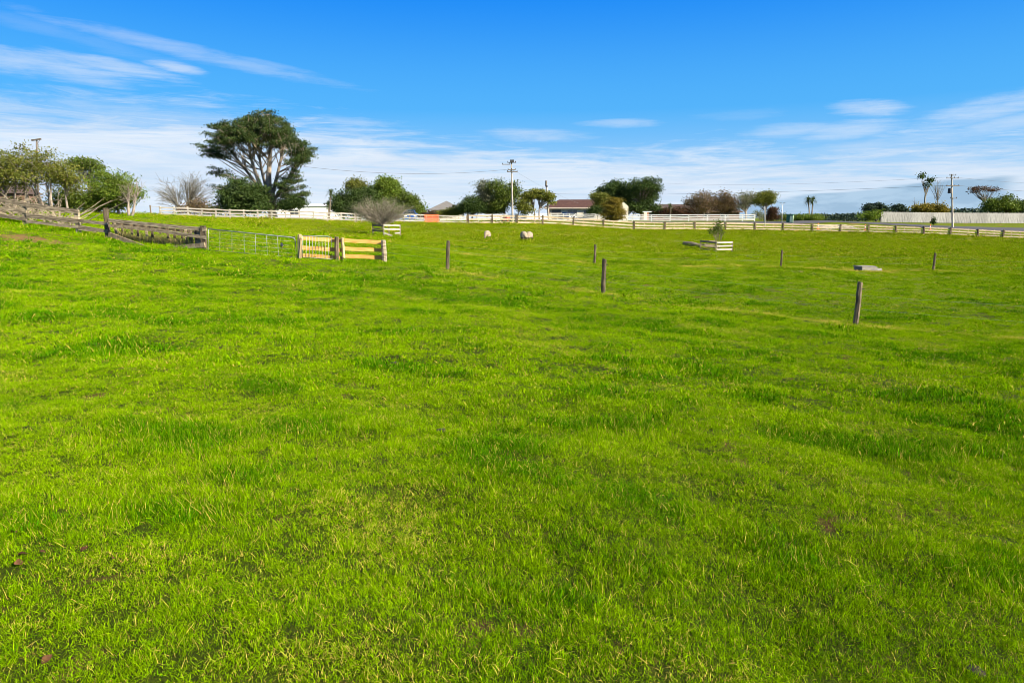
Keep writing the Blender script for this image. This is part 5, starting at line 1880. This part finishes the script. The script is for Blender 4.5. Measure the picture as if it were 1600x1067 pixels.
MB().tube(np.stack([.17 * np.cos(th), .14 + .08 * np.sin(th), 1.0 + .15 * np.sin(th)], -1), .016, 5).build('steering_wheel', M['rubber'], rm, world_coords=False)


def wheel(root, x, y, r, wd):
    prof = [(0, -wd / 2), (r * .6, -wd / 2), (r * .92, -wd / 2), (r, -wd / 4), (r, wd / 4), (r * .92, wd / 2), (r * .6, wd / 2), (0, wd / 2)]
    mb = MB().lathe(prof, 16)
    o = mb.build('wheel', M['rubber'], root, smooth=False, world_coords=False)
    o.rotation_euler = (0, math.pi / 2, 0)
    o.location = (x, y, r)
    rim = MB().lathe([(0, -wd / 2 - .012), (r * .5, -wd / 2 - .012), (r * .58, -wd / 2 + .0), (r * .58, wd / 2), (r * .5, wd / 2 + .012), (0, wd / 2 + .012)], 12).build('rim', M['galv'], o, world_coords=False)


for s in (-1, 1):
    wheel(rm, s * .38, -.55, .19, .14)
    wheel(rm, s * .42, .55, .26, .2)


def hatchback(label, px, Y, py, rz, paintm):
    b = spot(px, Y, py)
    root = thing('parked_car', label, 'car', b, 'cars parked by the houses', rz)
    prof = [(-2.0, .35, .80), (-1.98, .62, .82), (-1.55, .82, .84), (-.95, .93, .85), (1.75, .97, .85), (1.98, .85, .83), (2.02, .4, .80)]
    mb = MB()
    vs, fs = [], []
    for y, z, hw in prof:
        vs += [(-hw, y, .28), (-hw, y, z * .75), (-hw * .93, y, z), (hw * .93, y, z), (hw, y, z * .75), (hw, y, .28)]
    n = len(prof)
    for k in range(n - 1):
        for q in range(5):
            i0 = k * 6 + q
            fs.append((i0, i0 + 1, i0 + 7, i0 + 6))
    fs.append((0, 1, 2, 3, 4, 5)[::-1])
    fs.append(tuple((n - 1) * 6 + q for q in range(6)))
    mb.add(vs, fs)
    mb.build('body', M[paintm], root, world_coords=False)
    cb = MB()
    lo = [(-.78, -1.0, .93), (.78, -1.0, .93), (.78, 1.75, .965), (-.78, 1.75, .965)]
    hi = [(-.6, -.25, 1.43), (.6, -.25, 1.43), (.6, 1.35, 1.43), (-.6, 1.35, 1.43)]
    cb.add(lo + hi, [(0, 1, 5, 4), (1, 2, 6, 5), (2, 3, 7, 6), (3, 0, 4, 7)])
    cb.build('windows', M['glass'], root, world_coords=False)
    MB().box(-.61, .61, -.27, 1.37, 1.432, 1.47).build('roof', M[paintm], root, world_coords=False)
    for s in (-1, 1):
        MB().beam((s * .8, -1.02, .94), (s * .62, -.26, 1.44), .07, .06).build('pillar', M[paintm], root, world_coords=False)
        MB().beam((s * .8, 1.78, .97), (s * .62, 1.37, 1.44), .07, .08).build('pillar', M[paintm], root, world_coords=False)
        MB().box(s * .6 - .16, s * .6 + .16, -2.03, -1.97, .6, .74).build('headlight', M['lamp'], root, world_coords=False)
        MB().box(s * .95 - .1, s * .95 + .1, -.82, -.72, .93, 1.05).build('mirror', M[paintm], root, world_coords=False)
        for y in (-1.3, 1.3):
            wheel(root, s * .76, y, .31, .2)
    MB().box(-.62, .62, -2.025, -1.985, .42, .54).build('grille', M['rubber'], root, world_coords=False)


hatchback('dark blue car parked at the front wall of the red-roofed house', 888, 127, 345, 0.35, 'blue')
hatchback('bright blue car half hidden behind the white fence under the thicket', 640, 92, 347, 0.2, 'blue2')

# ------------------------------------------------------------------ buildings


def hip_roof(mb, x0, x1, y0, y1, z0, z1, inset, t=0.12, ridge=None):
    ym = (y0 + y1) / 2
    rx0, rx1 = x0 + inset, x1 - inset
    vs = [(x0, y0, z0), (x1, y0, z0), (x1, y1, z0), (x0, y1, z0), (rx0, ym, z1), (rx1, ym, z1)]
    if abs(rx1 - rx0) < 0.05:
        mb.add(vs[:5], [(0, 1, 4), (1, 2, 4), (2, 3, 4), (3, 0, 4), (3, 2, 1, 0)])
    else:
        mb.add(vs, [(0, 1, 5, 4), (1, 2, 5), (2, 3, 4, 5), (3, 0, 4), (3, 2, 1, 0)])
    return mb


def window(root, x0, x1, z0, z1, y, panes=2):
    f = MB()
    for (a0, a1, c0, c1) in ((x0, x1, z0 - .06, z0), (x0, x1, z1, z1 + .06), (x0 - .06, x0, z0 - .06, z1 + .06), (x1, x1 + .06, z0 - .06, z1 + .06)):
        f.box(a0, a1, y - .05, y + .04, c0, c1)
    fr = f.build('window', M['white_paint'], root, world_coords=False)
    wv = (x1 - x0) / panes
    for k in range(panes):
        MB().box(x0 + wv * k + .02, x0 + wv * (k + 1) - .02, y - .012, y + .01, z0, z1).build('pane', M['glass'], fr, world_coords=False)


# main house: cream walls, brown-red hipped roof
b = spot(917, 131, 345)
k = ppm(131)
W2 = 58 * k
hs_ = thing('house', 'long low cream house with brown-red hipped roof behind the white gate', 'house', b, rz=-0.10)
MB().box(-W2, W2, 0, 7.5, -.3, 2.35).build('wall', M['cream_wall'], hs_, world_coords=False)
hip_roof(MB(), -W2 - .9, W2 - 1.5, -.5, 8.3, 2.42, 4.0, 2.6).build('roof', M['red_roof'], hs_, world_coords=False)
MB().box(-W2 - .92, W2 - 1.5, -.56, -.50, 2.20, 2.44).build('fascia', M['fascia'], hs_, world_coords=False)
MB().box(-W2 - .92, -W2 - .86, -.49, 8.3, 2.2, 2.44).build('fascia', M['fascia'], hs_, world_coords=False)
MB().box(-W2 - .92, W2 - 1.5, -.65, -.565, 2.34, 2.45).build('gutter', M['fascia'], hs_, world_coords=False)
dr = MB().box(-W2 + .5, -W2 + 2.2, -.05, -.01, -.1, 2.0).build('garage_door', M['grey_roof'], hs_, world_coords=False)
MB().box(-W2 - .2, -W2 + .1, -.6, -.3, -.3, 2.2).build('porch_post', M['brown_wall'], hs_, world_coords=False)
window(hs_, -3.6, -1.9, .7, 1.9, -.02)
window(hs_, -.6, 1.4, .7, 1.9, -.02, 3)
window(hs_, 2.4, 3.6, .7, 1.9, -.02)
# gable wing standing forward on the right of the house
g0 = W2 - 1.4
gv = [(g0, -1.0, -.3), (g0 + 1.9, -1.0, -.3), (g0 + 1.9, -1.0, 2.6), (g0 + .95, -1.0, 3.4), (g0, -1.0, 2.6)]
gv2 = [(x, 4.0, z) for x, _, z in gv]
MB().add(gv + gv2, [(0, 1, 2, 3, 4), (9, 8, 7, 6, 5), (0, 5, 6, 1), (1, 6, 7, 2), (2, 7, 8, 3), (3, 8, 9, 4), (4, 9, 5, 0)]).build('gable_wall', M['cream_wall'], hs_, world_coords=False)

# long dark building behind
b = spot(1088, 158, 345)
k = ppm(158)
W3 = 66 * k
lb = thing('long_building', 'long low building with dark brown roof behind the brown-leaved trees', 'house', b)
MB().box(-W3, W3, 0, 8, -.3, 1.9).build('wall', M['brown_wall'], lb, world_coords=False)
hip_roof(MB(), -W3 - .6, W3 + .6, -.6, 8.6, 1.95, 3.7, 2.6).build('roof', M['dark_roof'], lb, world_coords=False)
MB().box(-W3 - .6, W3 + .6, -.66, -.605, 1.8, 1.97).build('fascia', M['brown_wall'], lb, world_coords=False)
for x0 in (-7.5, -3.5, 1.5, 5.5):
    window(lb, x0, x0 + 1.5, .7, 1.6, -.02)
b = spot(1010, 136, 345)
pp = thing('garden_pillar', 'cream plastered pillar with flat cap under the right evergreen', 'pillar', b)
MB().box(-.5, .0, -.25, .25, -.2, 1.65).build('shaft', M['cream_wall'], pp, world_coords=False)
MB().box(.05, .42, -.2, .2, -.2, 1.6).build('side_shaft', M['terracotta'], pp, world_coords=False)
MB().box(-.75, .9, -.35, .35, 1.655, 1.78).build('cap', M['white_wall'], pp, world_coords=False)

# grey pyramid-roofed house
b = spot(696, 142, 346)
k = ppm(142)
gh = thing('grey_roofed_house', 'house with grey pyramid roof showing above the garden shrubs', 'house', b)
MB().box(-22 * k, 22 * k, 0, 6, -.3, 2.0).build('wall', M['cream_wall'], gh, world_coords=False)
hip_roof(MB(), -27 * k, 27 * k, -.7, 6.7, 2.05, at(697, 314, 145)[2] - b[2], 27 * k).build('roof', M['grey_roof'], gh, world_coords=False)
window(gh, -1.8, -.4, .7, 1.7, -.02)
window(gh, .8, 2.2, .7, 1.7, -.02)

# long white shed behind the pine
b = spot(478, 118, 345)
k = ppm(118)
ws = thing('white_shed', 'long low white shed visible behind the white rails right of the pine', 'shed', b)
MB().box(-42 * k, 38 * k, 0, 6, -.5, 2.3).build('wall', M['white_wall'], ws, world_coords=False)
MB().add([(-43 * k, -.25, 2.32), (39 * k, -.25, 2.32), (39 * k, 3, 2.75), (-43 * k, 3, 2.75), (39 * k, 6.2, 2.32), (-43 * k, 6.2, 2.32)],
         [(0, 1, 2, 3), (3, 2, 4, 5), (0, 3, 5), (1, 4, 2), (0, 5, 4, 1)]).build('roof', M['white_wall'], ws, world_coords=False)
MB().lathe([(.12, 0), (.12, .25), (.2, .27), (.2, .33), (0, .4)], 8, (26 * k, 1.4, 2.5)).build('roof_vent', M['dark_metal'], ws, world_coords=False)
window(ws, -2.5, -1.2, 1.0, 1.7, -.02)

# dark shed at the far left
b = spot(2, 58, 335)
ds = thing('dark_shed', 'dark-roofed shed glimpsed through the stems at far left', 'shed', b, rz=0.15)
MB().box(-2.2, 1.2, 0, 4, -.4, 1.3).build('wall', M['brown_wall'], ds, world_coords=False)
MB().add([(-2.5, -.3, 1.32), (1.4, -.3, 1.32), (1.0, 2, 2.25), (-2.5, 2, 2.25), (1.4, 4.3, 1.32), (-2.5, 4.3, 1.32)],
         [(0, 1, 2, 3), (3, 2, 4, 5), (1, 4, 2), (0, 3, 5), (0, 5, 4, 1)]).build('roof', M['dark_roof'], ds, world_coords=False)
